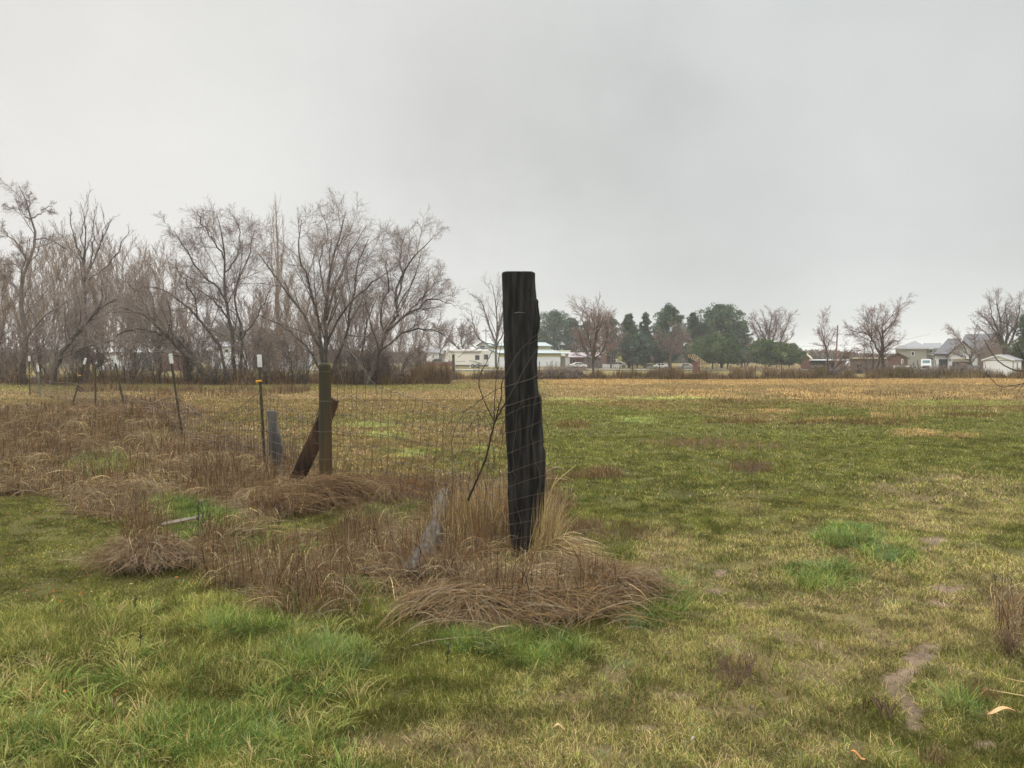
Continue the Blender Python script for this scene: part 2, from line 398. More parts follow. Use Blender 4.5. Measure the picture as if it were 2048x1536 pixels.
# ------------------------------------------------------------------ ground sheet
def build_ground():
    ys = [-12.0]
    while ys[-1] < 1400:
        y = ys[-1]; ys.append(y + (0.5 if y < 1.5 else max(.045, .012 * y) if y < 100 else .08 * y))
    ys = np.array(ys)
    xs = [0.0]
    while xs[-1] < 1400:
        x = xs[-1]; xs.append(x + (.06 if x < 5 else .012 * x if x < 60 else .08 * x))
    xs = np.array(xs); xs = np.concatenate([-xs[:0:-1], xs])
    X, Y = np.meshgrid(xs, ys)
    x = X.ravel(); y = Y.ravel()
    V = np.stack([x, y, terrain(x, y)], 1)
    nx, ny = len(xs), len(ys)
    i = (np.arange(ny - 1)[:, None] * nx + np.arange(nx - 1)[None, :]).ravel()
    F = np.stack([i, i + 1, i + nx + 1, i + nx], 1)
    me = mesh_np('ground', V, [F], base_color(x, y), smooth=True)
    m = bpy.data.materials.new('turf_soil'); m.use_nodes = True; t = m.node_tree; b = t.nodes['Principled BSDF']
    a = t.nodes.new('ShaderNodeVertexColor'); a.layer_name = 'Col'
    g = t.nodes.new('ShaderNodeTexCoord')
    no = t.nodes.new('ShaderNodeTexNoise'); no.inputs['Scale'].default_value = 28; no.inputs['Detail'].default_value = 6; no.inputs['Roughness'].default_value = .7
    n2 = t.nodes.new('ShaderNodeTexNoise'); n2.inputs['Scale'].default_value = 1.7; n2.inputs['Detail'].default_value = 5
    ad = t.nodes.new('ShaderNodeMath'); ad.operation = 'ADD'
    mr = t.nodes.new('ShaderNodeMapRange'); mr.inputs['From Min'].default_value = .7; mr.inputs['From Max'].default_value = 1.3; mr.inputs['To Min'].default_value = .45; mr.inputs['To Max'].default_value = 1.4
    vs = t.nodes.new('ShaderNodeVectorMath'); vs.operation = 'SCALE'
    bp = t.nodes.new('ShaderNodeBump'); bp.inputs['Strength'].default_value = .8; bp.inputs['Distance'].default_value = .03
    l = t.links.new
    l(g.outputs['Object'], no.inputs['Vector']); l(g.outputs['Object'], n2.inputs['Vector']); l(no.outputs['Fac'], ad.inputs[0]); l(n2.outputs['Fac'], ad.inputs[1])
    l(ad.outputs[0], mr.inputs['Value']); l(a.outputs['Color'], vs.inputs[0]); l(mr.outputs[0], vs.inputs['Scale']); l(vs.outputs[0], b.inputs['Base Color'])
    l(no.outputs['Fac'], bp.inputs['Height']); l(bp.outputs[0], b.inputs['Normal']); b.inputs['Roughness'].default_value = .75; b.inputs['Specular IOR Level'].default_value = .05
    o = put('ground', me, m); tag(o, kind='structure')
build_ground()

# ------------------------------------------------------------------ short grass, weeds, mats
def sample_xy(n, y0, y1, marg=1.0, half=.70):
    y = rng.uniform(y0, y1, n * 3)
    wd = half * y + marg
    keep = rng.uniform(0, half * y1 + marg, n * 3) < wd
    y = y[keep][:n]; x = rng.uniform(-1, 1, len(y)) * (half * y + marg)
    return x, y
def pick(weights, cols):
    """weights list of (n,) arrays"""
    W = np.stack(weights, 1); W = np.clip(W, 0, None) + 1e-6; cw = np.cumsum(W, 1); r = rng.uniform(0, 1, len(W)) * cw[:, -1]
    idx = (r[:, None] > cw[:, :-1]).sum(1)
    return np.array([C[c] for c in cols])[idx], idx
def jitter(c, amt=.25):
    n = len(c)
    return np.clip(c * rng.uniform(1 - amt, 1 + amt, (n, 1)) * rng.uniform(.93, 1.07, (n, 3)), .005, 1)
def blades(x, y, length, width, col, lean=.6, k=3, az=None, flat=0.0, prof=None):
    n = len(x)
    z = terrain(x, y) - .005
    if az is None: az = rng.uniform(0, 2 * np.pi, n)
    ln = np.abs(rng.normal(lean, lean * .5, n)) if np.isscalar(lean) else lean
    d = np.stack([np.cos(az), np.sin(az)], 1)
    t = np.linspace(0, 1, k)
    hx = (ln * .35)[:, None] * t + (ln * .65)[:, None] * t ** 2
    hz = t[None, :] - (np.clip(ln, 0, 1.4) * .45)[:, None] * t ** 2
    P = np.empty((n, k, 3))
    P[..., 0] = x[:, None] + d[:, :1] * hx * length[:, None]
    P[..., 1] = y[:, None] + d[:, 1:] * hx * length[:, None]
    P[..., 2] = z[:, None] + hz * length[:, None]
    sa = rng.uniform(0, np.pi, n)
    side = np.stack([np.cos(sa), np.sin(sa) * .6, np.zeros(n)], 1); side /= np.linalg.norm(side, axis=1, keepdims=True)
    V, F, per = ribbons(P, side, width, prof=prof)
    return V, F, np.repeat(col, per, 0)

G = []
def lawn(n, y0, y1, hmin, hmax, wd, k):
    x, y = sample_xy(n, y0, y1, 1.2)
    # clumping
    cl = fbm(x * 6, y * 6, 71, 3)
    keep = rng.uniform(0, 1, len(x)) < ss(.28, .5, cl) * .85 + .15
    x, y = x[keep], y[keep]
    Z = zones(x, y)
    keep = rng.uniform(0, 1, len(x)) > np.clip(Z['soil'] * .93 + Z['brown'] * .25 * (1 - Z['lush']), 0, 1)
    x, y = x[keep], y[keep]; Z = {q: v[keep] for q, v in Z.items()}
    a = fbm(x * 3.1, y * 3.1, 73, 3); b = fbm(x * 1.1 + 30, y * 1.1, 75, 4); c2 = fbm(x * 8, y * 8, 77, 2)
    dry = ss(.42, .62, b)
    far = ss(8, 22, y)
    left = ss(700, 500, Z['u']) * (Z['v'] > 1200)
    W = [(.9 + .6 * Z['moss']) * (1 - Z['tan']) * (1 - Z['gold']) * (1 - .5 * Z['brown']) * (1 - .45 * Z['pale']),
         .9 * (1 - .5 * Z['brown']) * (1 - .8 * Z['gold']) * (1 - .6 * Z['tan']) * (.5 + a),
         (.35 * ss(.4, .7, a) + .45 * left + .75 * Z['pale']) * (1 - .8 * Z['tan']) * (1 - .6 * far),
         (.07 + 1.15 * Z['pale'] * (.35 + dry) + .2 * Z['tan']) * (1 - .5 * Z['moss']) * (1 - Z['lush']),
         Z['lush'] * 1.8 + .25 * ss(.6, .75, c2),
         Z['lush'] * .8 * ss(.4, .7, a) + .06 * Z['pale'],
         (.07 + .9 * Z['pale'] * (.35 + dry)) * (1 - Z['lush']) * (1 - .6 * Z['gold']) + .6 * Z['tan'],
         .28 * Z['moss'] + .04 + .7 * Z['tan'] * ss(.35, .65, a) + 1.5 * Z['rust'],
         Z['brown'] * 1.2 + .5 * Z['rust'],
         Z['tan'] * .8 + Z['gold'] * .6,
         Z['gold'] * 2.6 + .12 * Z['tan'] * ss(.5, .7, a),
         Z['lushfar'] * 3 + Z['lush'] * .25]
    W[1] = W[1] + .5 * Z['tan'] * ss(.4, .6, a)
    col, idx = pick(W, ['green', 'olive', 'yell', 'straw', 'lush', 'blue', 'dead', 'rust', 'brown', 'tan', 'gold', 'lime'])
    col = jitter(col, .36) * ((.75 + .5 * fbm(x * .9, y * .9, 79, 3)) * (.62 + .76 * ss(.25, .75, fbm(x * 7 + 3, y * 7, 83, 3))))[:, None]
    tall = 1 - .15 * Z['pale'] + .15 * Z['pale'] * ss(.45, .65, a) + 1.3 * Z['lush'] + 1.3 * left * ss(.40, .6, a) + .3 * Z['tan'] + .9 * Z['gold'] + 1.0 * Z['rust'] + .8 * Z['brown'] + .4 * ss(.6, .75, c2) - .3 * Z['moss'] * (1 - left)
    h = rng.uniform(hmin, hmax, len(x)) * tall * (.7 + .6 * cl[:len(x)] if False else 1)
    wv = rng.uniform(.6, 1.3, len(x)) * wd * (1 + .5 * Z['lush'])
    G.append(blades(x, y, h, wv, col, lean=.75, k=k))
Q = 1.0
lawn(int(520000 * Q), 1.9, 4.6, .022, .055, .0030, 3)
lawn(int(420000 * Q), 4.5, 8.2, .024, .052, .0045, 3)
lawn(int(330000 * Q), 8.1, 15, .028, .060, .0085, 3)
lawn(int(330000 * Q), 14.8, 30, .03, .065, .014, 3)
lawn(int(420000 * Q), 29, 74, .035, .075, .028, 2)
# long green tufts: each clump a fan of blades
def tufts(nc, y0, y1, per, hmin, hmax, wd, zone_key, thr, palette, pw):
    x, y = sample_xy(nc, y0, y1, .6)
    Z = zones(x, y); keep = rng.uniform(0, 1, len(x)) < np.clip((Z[zone_key] - thr) / (1 - thr), 0, 1) * (1 - Z['soil'])
    x, y = x[keep], y[keep]; n = len(x)
    if n == 0: return
    sc_ = rng.uniform(.6, 1.25, n)
    X = np.repeat(x, per); Y = np.repeat(y, per); S = np.repeat(sc_, per); m = len(X)
    az = rng.uniform(0, 2 * np.pi, m); rr = np.abs(rng.normal(0, .035, m)) * S
    ln = np.clip(rr / .06 + rng.uniform(0, .7, m), .1, 1.4)
    base, _ = pick([np.full(n, w_) for w_ in pw], palette)
    col = jitter(np.repeat(jitter(base, .15), per, 0), .22)
    h = rng.uniform(hmin, hmax, m) * S
    G.append(blades(X + np.cos(az) * rr, Y + np.sin(az) * rr, h, rng.uniform(.7, 1.2, m) * wd, col, lean=ln, k=4, az=az))
tufts(5200, 1.9, 5.2, 24, .06, .13, .0040, 'lush', .05, ['lush', 'blue', 'green', 'yell', 'lime'], [.9, .7, .5, .8, 1.3])
tufts(4200, 5.0, 11, 22, .07, .14, .006, 'lush', .05, ['lush', 'blue', 'green', 'lime'], [.6, 1.3, .3, 1.2])
tufts(2400, 1.9, 6.5, 16, .035, .07, .0034, 'pale', .1, ['yell', 'olive', 'green', 'straw', 'lime', 'blue'], [1.2, .8, .5, .7, .7, .2])
tufts(2600, 1.9, 4.6, 20, .06, .12, .0042, 'left', .05, ['yell', 'lime', 'green', 'straw', 'lush'], [1.3, .9, .6, .6, .5])
V, F, c = join_np(G)
print('lawn verts', len(V))
o = put('grass', mesh_np('grass', V, F, c), M_grass); tag(o, kind='stuff')
o['label'] = 'short olive, green and straw coloured pasture grass over the whole field'; 
del G, V, F, c

# low broad leaves, green to rusty orange, in the mossy turf at the left
n = 22000
x, y = sample_xy(n, 3.0, 9.5, .6); Z = zones(x, y)
keep = rng.uniform(0, 1, len(x)) < np.clip(Z['moss'] * .9, 0, 1) * (1 - Z['soil'])
x, y = x[keep], y[keep]; n = len(x)
az = rng.uniform(0, 6.28, n); s_ = rng.uniform(.006, .014, n); tl = rng.uniform(-.5, .5, n)
z = terrain(x, y) + rng.uniform(.01, .04, n)
cs, sn = np.cos(az), np.sin(az)
def pt(a, b, dz): return np.stack([x + cs * a * s_ - sn * b * s_, y + sn * a * s_ + cs * b * s_, z + dz * s_], 1)
V = np.stack([pt(-1, 0, 0), pt(0, -.6, tl), pt(1, 0, .1), pt(0, .6, -tl)], 1).reshape(-1, 3)
F = np.arange(n * 4).reshape(n, 4)
col, _ = pick([np.full(n, .8), np.full(n, 1.1), np.full(n, .22), np.full(n, .12), np.full(n, .35)], ['green', 'olive', 'orange', 'yell', 'rust'])
o = put('clover_leaves', mesh_np('clover_leaves', V, [F], np.repeat(jitter(col, .3), 4, 0)), M_grass); tag(o, kind='stuff')
o['label'] = 'small green and rusty orange weed leaves in the mossy turf'

# upright dead stalks and long arching dry strands
D = []
def stalks(n, y0, y1, hmin, hmax, wd, thr=.2, cols=('brown', 'dead', 'rust', 'grey', 'dark'), pw=(1, .9, .5, .35, .55), marg=.8):
    x, y = sample_xy(n, y0, y1, marg); Z = zones(x, y)
    dn = fbm(x * 2.2, y * 2.2, 91, 3)
    keep = rng.uniform(0, 1, len(x)) < np.clip((Z['brown'] - thr) * 1.4, 0, 1) * ss(.32, .56, dn) * (1 - .3 * Z['sparse']) * (1 - .97 * np.clip(Z['lush'] * 1.5, 0, 1))
    x, y, dn = x[keep], y[keep], dn[keep]; n = len(x)
    col, _ = pick([np.full(n, q) for q in pw], cols)
    h = rng.uniform(hmin, hmax, n) * (.55 + .9 * ss(.35, .7, dn))
    D.append(blades(x, y, h, wd * rng.uniform(.6, 1.4, n), jitter(col, .35), lean=np.abs(rng.normal(.22, .2, n)), k=4, prof=np.array([1, .9, .75, .4])))
    return x, y, h
stalks(60000, 3.6, 8.5, .08, .34, .0042)
stalks(60000, 8.3, 16, .10, .32, .007)
stalks(60000, 15.5, 36, .10, .30, .014)
def strands(n, y0, y1, lmin, lmax, wd, thr=.1, arch=.12, cols=('grey', 'dead', 'straw', 'brown', 'rust'), pw=(1, 1, .35, .9, .2)):
    x, y = sample_xy(n, y0, y1, .8); Z = zones(x, y)
    keep = rng.uniform(0, 1, len(x)) < np.clip((Z['brown'] - thr) * 1.5, 0, 1) * (1 - .5 * Z['sparse']) * (1 - .95 * np.clip(Z['lush'] * 1.4, 0, 1))
    x, y = x[keep], y[keep]; n = len(x)
    az = fbm(x * 1.4, y * 1.4, 93, 3) * 14 + rng.normal(0, .45, n)
    Lh = rng.uniform(lmin, lmax, n) * (.6 + .8 * fbm(x * 3, y * 3, 95, 2)); H = rng.uniform(0, arch, n) * (.4 + 1.6 * ss(.35, .65, fbm(x * 2.2, y * 2.2, 97, 3)))
    mound_strands(x, y, az, Lh, H, wd, cols, pw)
def mound_strands(x, y, az, Lh, H, wd, cols, pw, z0=.0, sag=0):
    n = len(x); k = 6; t = np.linspace(0, 1, k)
    az = az + (fbm(x * 3.5, y * 3.5, 141, 3) - .5) * 4.5
    curl = rng.normal(0, .4, n)
    aa = az[:, None] + curl[:, None] * t + np.cumsum(rng.normal(0, .08, (n, k)), 1)
    st = Lh[:, None] / (k - 1)
    px = x[:, None] + np.cumsum(np.concatenate([np.zeros((n, 1)), np.cos(aa[:, 1:]) * st], 1), 1)
    py = y[:, None] + np.cumsum(np.concatenate([np.zeros((n, 1)), np.sin(aa[:, 1:]) * st], 1), 1)
    pz = terrain(px.ravel(), py.ravel()).reshape(n, k) + rng.uniform(0, .05, n)[:, None] + z0 + H[:, None] * 4 * (t * (1 - t * .85))[None, :] - sag * t ** 2
    P = np.stack([px, py, pz], 2)
    sa = az + np.pi / 2
    side = np.stack([np.cos(sa) * .7, np.sin(sa) * .7, rng.uniform(-.7, .7, n)], 1)
    col, _ = pick([np.full(n, q) for q in pw], cols)
    Vv, Ff, per = ribbons(P, side, wd * rng.uniform(.6, 1.4, n), prof=np.array([.8, 1, 1, .9, .7, .3]))
    D.append((Vv, Ff, np.repeat(jitter(col, .3), per, 0)))
strands(80000, 3.6, 8.5, .12, .36, .0036, arch=.08)
strands(60000, 8.3, 16, .2, .5, .0060, arch=.09)
strands(30000, 15.5, 36, .3, .7, .013, arch=.12)
# long grass fallen in a fountain round the corner post, and the bundle by the round post
def fountain(px, py, n, r0, Lm, azc, azs, arch, wd=.0036, cols=('straw', 'grey', 'dead', 'tan', 'rust'), pw=(1, .8, .7, 1, .25)):
    g = ground(px, py); a = rng.uniform(0, 6.28, n); rr = np.abs(rng.normal(0, r0, n))
    az = rng.normal(azc, azs, n)
    mound_strands(g.x + np.cos(a) * rr, g.y + np.sin(a) * rr * .7, az, rng.uniform(.5, 1.2, n) * Lm, np.abs(rng.normal(arch, arch * .5, n)), wd, cols, pw)
fountain(1075, 1120, 900, .07, .50, -.3, .7, .07)
fountain(1150, 1165, 2600, .20, .32, -.2, .8, .05, cols=('dead', 'grey', 'brown', 'tan'), pw=(1, .8, 1, .6))
fountain(1225, 1190, 1900, .16, .26, -.5, .9, .05, cols=('dead', 'grey', 'brown', 'rust'), pw=(1, .8, 1, .4))
fountain(930, 1215, 3200, .26, .45, .45, .35, .04, cols=('dead', 'grey', 'brown', 'tan'), pw=(1, 1, .7, .8))
fountain(1080, 1225, 3000, .22, .38, .15, .45, .05, cols=('dead', 'grey', 'brown', 'tan'), pw=(1, .8, .8, 1))
fountain(1010, 1180, 1800, .25, .35, .6, .5, .05, cols=('dead', 'grey', 'brown', 'straw'), pw=(1, .9, .7, .4))
fountain(590, 1010, 2800, .28, .8, .25, .35, .10, wd=.005, cols=('dead', 'brown', 'rust', 'grey'), pw=(1, 1.2, .4, .3))
fountain(760, 1000, 1400, .2, .5, -.3, .5, .08, wd=.005, cols=('dead', 'brown', 'rust'), pw=(1, 1.2, .5))
fountain(835, 1165, 900, .14, .3, .9, .7, .06, cols=('dead', 'grey', 'brown'), pw=(1, .9, .8))
fountain(290, 1120, 1700, .2, .3, -.9, 1.2, .06, wd=.004, cols=('brown', 'dead', 'grey'), pw=(.8, 1, .9))
# straight upright straw round the corner post
def upright(px, py, n, rx, ry, hmin, hmax, wd=.0036, lean=.2, cols=('tan', 'straw', 'dead', 'rust'), pw=(1, .6, .9, .35), az=None):
    g = ground(px, py); x = g.x + rng.normal(0, rx, n); y = g.y + rng.normal(0, ry, n)
    col, _ = pick([np.full(n, q) for q in pw], cols)
    D.append(blades(x, y, rng.uniform(hmin, hmax, n), wd * rng.uniform(.6, 1.3, n), jitter(col, .3), lean=np.abs(rng.normal(lean, lean * .7, n)), k=4, prof=np.array([1, .9, .75, .35]), az=None if az is None else rng.normal(az, .5, n)))
upright(950, 1075, 2100, .19, .22, .18, .46)
upright(960, 1040, 900, .18, .3, .2, .45)
upright(850, 1000, 700, .18, .3, .18, .45, cols=('dead', 'brown', 'rust', 'tan'))
upright(1088, 1118, 300, .05, .08, .3, .62, lean=.22, az=.4, cols=('straw', 'tan', 'gold'), pw=(1, 1, .5))
upright(1090, 1150, 240, .10, .04, .08, .2, lean=.6, cols=('straw', 'tan', 'dead'), pw=(1, 1, .6))
upright(1020, 1060, 500, .12, .12, .2, .5, lean=.3)
upright(600, 1000, 700, .35, .2, .10, .26, wd=.005, cols=('dead', 'brown', 'rust', 'tan'))
# single clumps out in the pasture
for (px, py, n, rx, ry, h, cs_) in ((1210, 950, 260, .14, .12, .18, ('tan', 'dead', 'brown')), (1150, 955, 350, .3, .08, .12, ('tan', 'dead', 'brown')), (1500, 940, 200, .22, .15, .18, ('dead', 'rust', 'brown')),
        (1460, 895, 600, .7, .35, .16, ('dead', 'grey', 'tan')), (1380, 890, 300, .35, .1, .2, ('grey', 'tan')), (1230, 1075, 700, .32, .16, .10, ('grey', 'dead', 'brown')), (1160, 1060, 500, .15, .1, .14, ('dead', 'grey', 'rust')),
        (1475, 1345, 40, .09, .05, .14, ('brown', 'dead', 'tan')), (2010, 1200, 120, .16, .14, .13, ('dead', 'tan', 'grey')), (2020, 1280, 70, .12, .08, .11, ('dead', 'tan', 'brown')), (1960, 1400, 120, .04, .03, .1, ('dead', 'rust')), (1890, 1530, 90, .06, .03, .08, ('dead', 'tan', 'brown')),
        (1740, 1420, 80, .05, .03, .08, ('dark', 'olive'))):
    upright(px, py, n, rx, ry, h * .5, h * 1.1, wd=.004 if py > 1000 else .008, cols=cs_, pw=[1] * len(cs_), lean=.45)
# the band of brushy reeds under the trees, and along the far fence
def reeds(n, px0, px1, Y0, Y1, hmin, hmax, wd, cols, pw, patch=.8):
    u = rng.uniform(px0, px1, n); Y = rng.uniform(Y0, Y1, n); x = (u - 1024) / FPX * Y
    f = fbm(x * patch, Y * patch, 101, 3)
    edge = (Y - Y0) / (Y1 - Y0) - .55 * fbm(x * .45, x * 0 + Y0, 107, 3)
    keep = (rng.uniform(0, 1, n) < ss(.36, .60, f)) & (edge > -.12); x, Y, f = x[keep], Y[keep], f[keep]; n = len(x)
    hf = .35 + 1.3 * ss(.3, .7, fbm(x * .9, Y * .9, 109, 3))
    col, _ = pick([np.full(n, q) for q in pw], cols)
    cv = (.7 + .6 * fbm(x * .5, Y * .5, 103, 2))[:, None]
    D.append(blades(x, Y, rng.uniform(hmin, hmax, n) * (.5 + f) * hf, wd * rng.uniform(.5, 1.4, n), jitter(col, .35) * cv, lean=np.abs(rng.normal(.25, .2, n)), k=3, prof=np.array([1, .8, .3])))
reeds(34000, -120, 880, 49.5, 58, .2, 1.05, .028, ('dead', 'rust', 'brown', 'tan', 'dark', 'grey'), (1.2, .5, 1.0, .6, .3, .5), .5)
reeds(9000, 700, 900, 50, 57, .5, 1.1, .03, ('dead', 'brown', 'dark', 'grey'), (1, 1, .4, .3))
reeds(26000, 850, 1480, 66, 69, .25, .75, .035, ('dead', 'brown', 'dark', 'grey', 'olive'), (1, 1, .5, .3, .2), .5)
reeds(30000, 1450, 2120, 68, 71, .2, .8, .035, ('dead', 'brown', 'dark', 'grey', 'olive'), (1, .8, .5, .5, .5), .5)
reeds(14000, 1640, 2120, 68.5, 74, .3, .85, .035, ('dead', 'dark', 'grey', 'olive', 'green'), (1, .6, .8, .6, .3), .4)
reeds(8000, 150, 620, 34, 43, .12, .34, .018, ('dead', 'dark', 'brown', 'grey'), (1, .8, .8, .6), 1.3)
reeds(2400, 1340, 2160, 30, 38, .06, .18, .018, ('dead', 'dark', 'brown'), (1, .8, .8), .6)
reeds(5000, 1400, 1980, 18, 31, .06, .19, .012, ('dead', 'rust', 'brown', 'dark'), (1, .6, .8, .5), .5)
reeds(1500, 1740, 2000, 19, 23.5, .06, .16, .012, ('gold', 'tan', 'straw'), (1, .8, .5), .9)
reeds(1500, 1520, 1800, 22, 29, .06, .16, .014, ('gold', 'tan', 'straw'), (1, .8, .4), .9)
V, F, c = join_np(D)
print('dry verts', len(V))
o = put('dry_grass', mesh_np('dry_grass', V, F, c), M_dry); tag(o, kind='stuff')
o['label'] = 'matted brown dead grass and weed stalks along the fence and field edges'
del D, V, F, c
# ------------------------------------------------------------------ posts, wire and timber near the camera
M_tar = mat('charred_timber', (.006, .0055, .005), (.050, .045, .040), 30, .75, 1.0, (1, 1, .11), detail=10, spec=.25, contrast=(.40, .78))
M_round = mat('treated_wood', (.036, .038, .026), (.085, .052, .022), 9, .8, .5, (1, 1, .09), detail=6, spec=.2)
M_brace = mat('weathered_brown_timber', (.10, .055, .03), (.018, .012, .009), 14, .8, 1.0, (1, 1, .12), detail=6, spec=.2)
M_stub = mat('grey_weathered_wood', (.15, .14, .13), (.06, .055, .05), 10, .9, .9, (1, 1, .1), detail=6, spec=.1)
M_tgreen = mat('olive_painted_steel', (.035, .045, .018), (.06, .04, .02), 12, .6)
M_white = mat('white_plastic', (.62, .63, .60), (.5, .5, .47), 8, .5)
M_yellow = mat('yellow_plastic', (.75, .42, .02), (.7, .36, .02), 8, .4)
M_wire = mat('rusty_wire', (.10, .075, .055), (.06, .04, .028), 20, .55, metal=.3)
M_wirelight = mat('galvanised_wire', (.22, .20, .17), (.11, .08, .055), 20, .5, metal=.3)
M_log = mat('silvery_log_bark', (.080, .070, .056), (.018, .015, .012), 26, .9, 1.0, (1, .5, 1), detail=9)
M_stem = mat('dark_sapling_bark', (.03, .022, .018), (.05, .035, .025), 10, .7)

POST_Y = 5.86
def timber(levels, nang=72, nz=150, rough=.004, seed=1, depth=.2, sqn=4.0, groove=.006):
    """levels: (z, x_left, x_right, y_centre) -> closed mesh of a rough sawn/eroded timber"""
    lv = np.array(levels); z = np.linspace(lv[0, 0], lv[-1, 0], nz)
    xl = np.interp(z, lv[:, 0], lv[:, 1]); xr = np.interp(z, lv[:, 0], lv[:, 2]); yc = np.interp(z, lv[:, 0], lv[:, 3])
    a = np.linspace(0, 2 * np.pi, nang, endpoint=False)
    ca, sa = np.cos(a), np.sin(a)
    r = (np.abs(ca) ** sqn + np.abs(sa) ** sqn) ** (-1 / sqn)
    hw = (xr - xl) / 2; cx = (xl + xr) / 2
    Zg, A = np.meshgrid(z, a, indexing='ij')
    g = fbm(A * 5 + 1.5 * fbm(A * 2, Zg * 3, seed + 21, 2), Zg * 2.2, seed, 5) - .5; g2 = fbm(A * 26 + 2 * fbm(A * 3, Zg * 5, seed + 22, 2), Zg * 5, seed + 3, 3) - .5; g3 = fbm(A * 3, Zg * 7, seed + 5, 4) - .5
    crack = -np.clip(ss(.62, .72, fbm(A * 7, Zg * .9, seed + 8, 3)), 0, 1) * groove * 2.2
    off = g * groove * 2.0 + g2 * groove * 2.0 + g3 * rough * 3 + crack
    X = cx[:, None] + (hw[:, None] + off) * (r * ca)[None, :]
    Y = yc[:, None] + (depth / 2 + off) * (r * sa)[None, :]
    V = np.stack([X, Y, Zg], 2).reshape(-1, 3)
    i = np.arange(nz - 1)[:, None] * nang; j = np.arange(nang)[None, :]; jn = (j + 1) % nang
    F = np.stack([i + j, i + jn, i + nang + jn, i + nang + j], 2).reshape(-1, 4)
    # end cap with a worn surface
    top = (nz - 1) * nang; capV = []; capF = []
    rings = 5; b0 = len(V); Vt = V[top:top + nang]
    cen = Vt.mean(0)
    for q in range(1, rings):
        f = 1 - q / rings
        ring = cen + (Vt - cen) * f
        ring[:, 2] += (fbm(ring[:, 0] * 60, ring[:, 1] * 60, seed + 9, 3) - .5) * .02
        capV.append(ring)
    capV.append(cen[None, :]); VV = np.concatenate([V] + capV)
    prev = top
    for q in range(1, rings):
        cur = b0 + (q - 1) * nang; jj = np.arange(nang); jn = (jj + 1) % nang
        capF.append(np.stack([prev + jj, prev + jn, cur + jn, cur + jj], 1)); prev = cur
    tri = np.stack([prev + jj, prev + jn, np.full(nang, len(VV) - 1)], 1)
    return VV, [np.concatenate([F] + capF), tri]

def zz(py, Y): return at(1024, py, Y).z
def xx(px, Y, py=768): return at(px, py, Y).x
prof = [(1120, 1036, 1058), (1108, 1030, 1066), (1085, 1022, 1077), (1050, 1019, 1083), (1025, 1018, 1088), (990, 1017, 1091), (930, 1015, 1092), (905, 1014, 1091), (895, 1013, 1087), (868, 1012, 1087), (845, 1012, 1085),
        (800, 1011, 1084), (794, 1011, 1083), (786, 1010, 1078), (760, 1010, 1075), (720, 1009, 1075), (700, 1009, 1076), (680, 1008, 1076), (665, 1008, 1077), (655, 1007, 1080), (638, 1007, 1081), (625, 1007, 1079), (612, 1006, 1077), (600, 1006, 1077), (596, 1006, 1073), (575, 1005, 1071), (550, 1004, 1070), (544, 1004, 1070), (542.5, 1006, 1068)]
yf = POST_Y - .10
lv = [(zz(p[0], yf), xx(p[1], yf, p[0]), xx(p[2], yf, p[0]), POST_Y) for p in prof]
lv.insert(0, (-.3, lv[0][1] + .01, lv[0][2] - .01, POST_Y))
V, F = timber(lv, seed=11, depth=.21, sqn=5, groove=.0055, nz=260, nang=110)
root = thing('corner_post', 'tall charred black timber post with a ragged right edge in the centre foreground', 'fence post', (xx(1050, POST_Y), POST_Y, tz(.1, POST_Y)))
put('timber', mesh_np('timber', V, F, smooth=True), M_tar, root)
mb = MB(); a_ = at(1029, 626, yf - .004); b_ = at(1049, 625.5, yf - .004)
mb.tube([tuple(a_ - root.location), tuple(at(1036, 624.5, yf - .012) - root.location), tuple(b_ - root.location)], .0022, 6)
mb.build('staple', M_wirelight, root)

g = ground(652, 988); RY = g.y
zt = zz(727, RY); hw = 12.6 / FPX * RY
lv = [(g.z - .3, g.x - hw * 1.04, g.x + hw * 1.04, RY), (zt - .3, g.x - hw * .97, g.x + hw * .97, RY), (zt - .004, g.x - hw * .96, g.x + hw * .96, RY), (zt, g.x - hw * .9, g.x + hw * .9, RY)]
V, F = timber(lv, nang=56, nz=60, rough=.0006, seed=31, depth=hw * 1.95, sqn=2.0, groove=.0008)
root = thing('round_post', 'smooth round greenish brown wooden post with a flat top left of the black post', 'fence post', tuple(g))
put('pole', mesh_np('pole', V, F, smooth=True), M_round, root)
for py in (744, 802, 862, 917, 958):
    z = zz(py, RY) - g.z; mb = MB()
    mb.tube([(math.cos(a) * (hw * 1.0 + .003), math.sin(a) * (hw + .003), z + .004 * math.sin(a + py)) for a in np.linspace(0, 2 * math.pi, 22)], .0018, 5)
    mb.build('wire_loop', M_wirelight, root)

# leaning brace behind the round post
p0 = ground(578, 985); p0.y = RY + .22; b = at(582, 985, RY + .25); t = at(668, 797, RY + .22)
d = (t - b); Ln = d.length
lv = [(-.12, -.085, .085, 0), (.1, -.08, .085, 0), (Ln * .5, -.08, .082, 0), (Ln * .85, -.078, .08, 0), (Ln * .95, -.075, .07, 0), (Ln, -.05, .055, 0)]
V, F = timber(lv, nang=56, nz=70, rough=.002, seed=41, depth=.10, sqn=5, groove=.004)
q = Vector((0, 0, 1)).rotation_difference(d.normalized()).to_matrix()
V = V @ np.array(q).T + np.array(b)
o = put('brace_timber', mesh_np('brace_timber', V, F, smooth=True), M_brace, loc=tuple(b))
tag(o, 'dark brown split timber leaning diagonally behind the round post', 'timber')

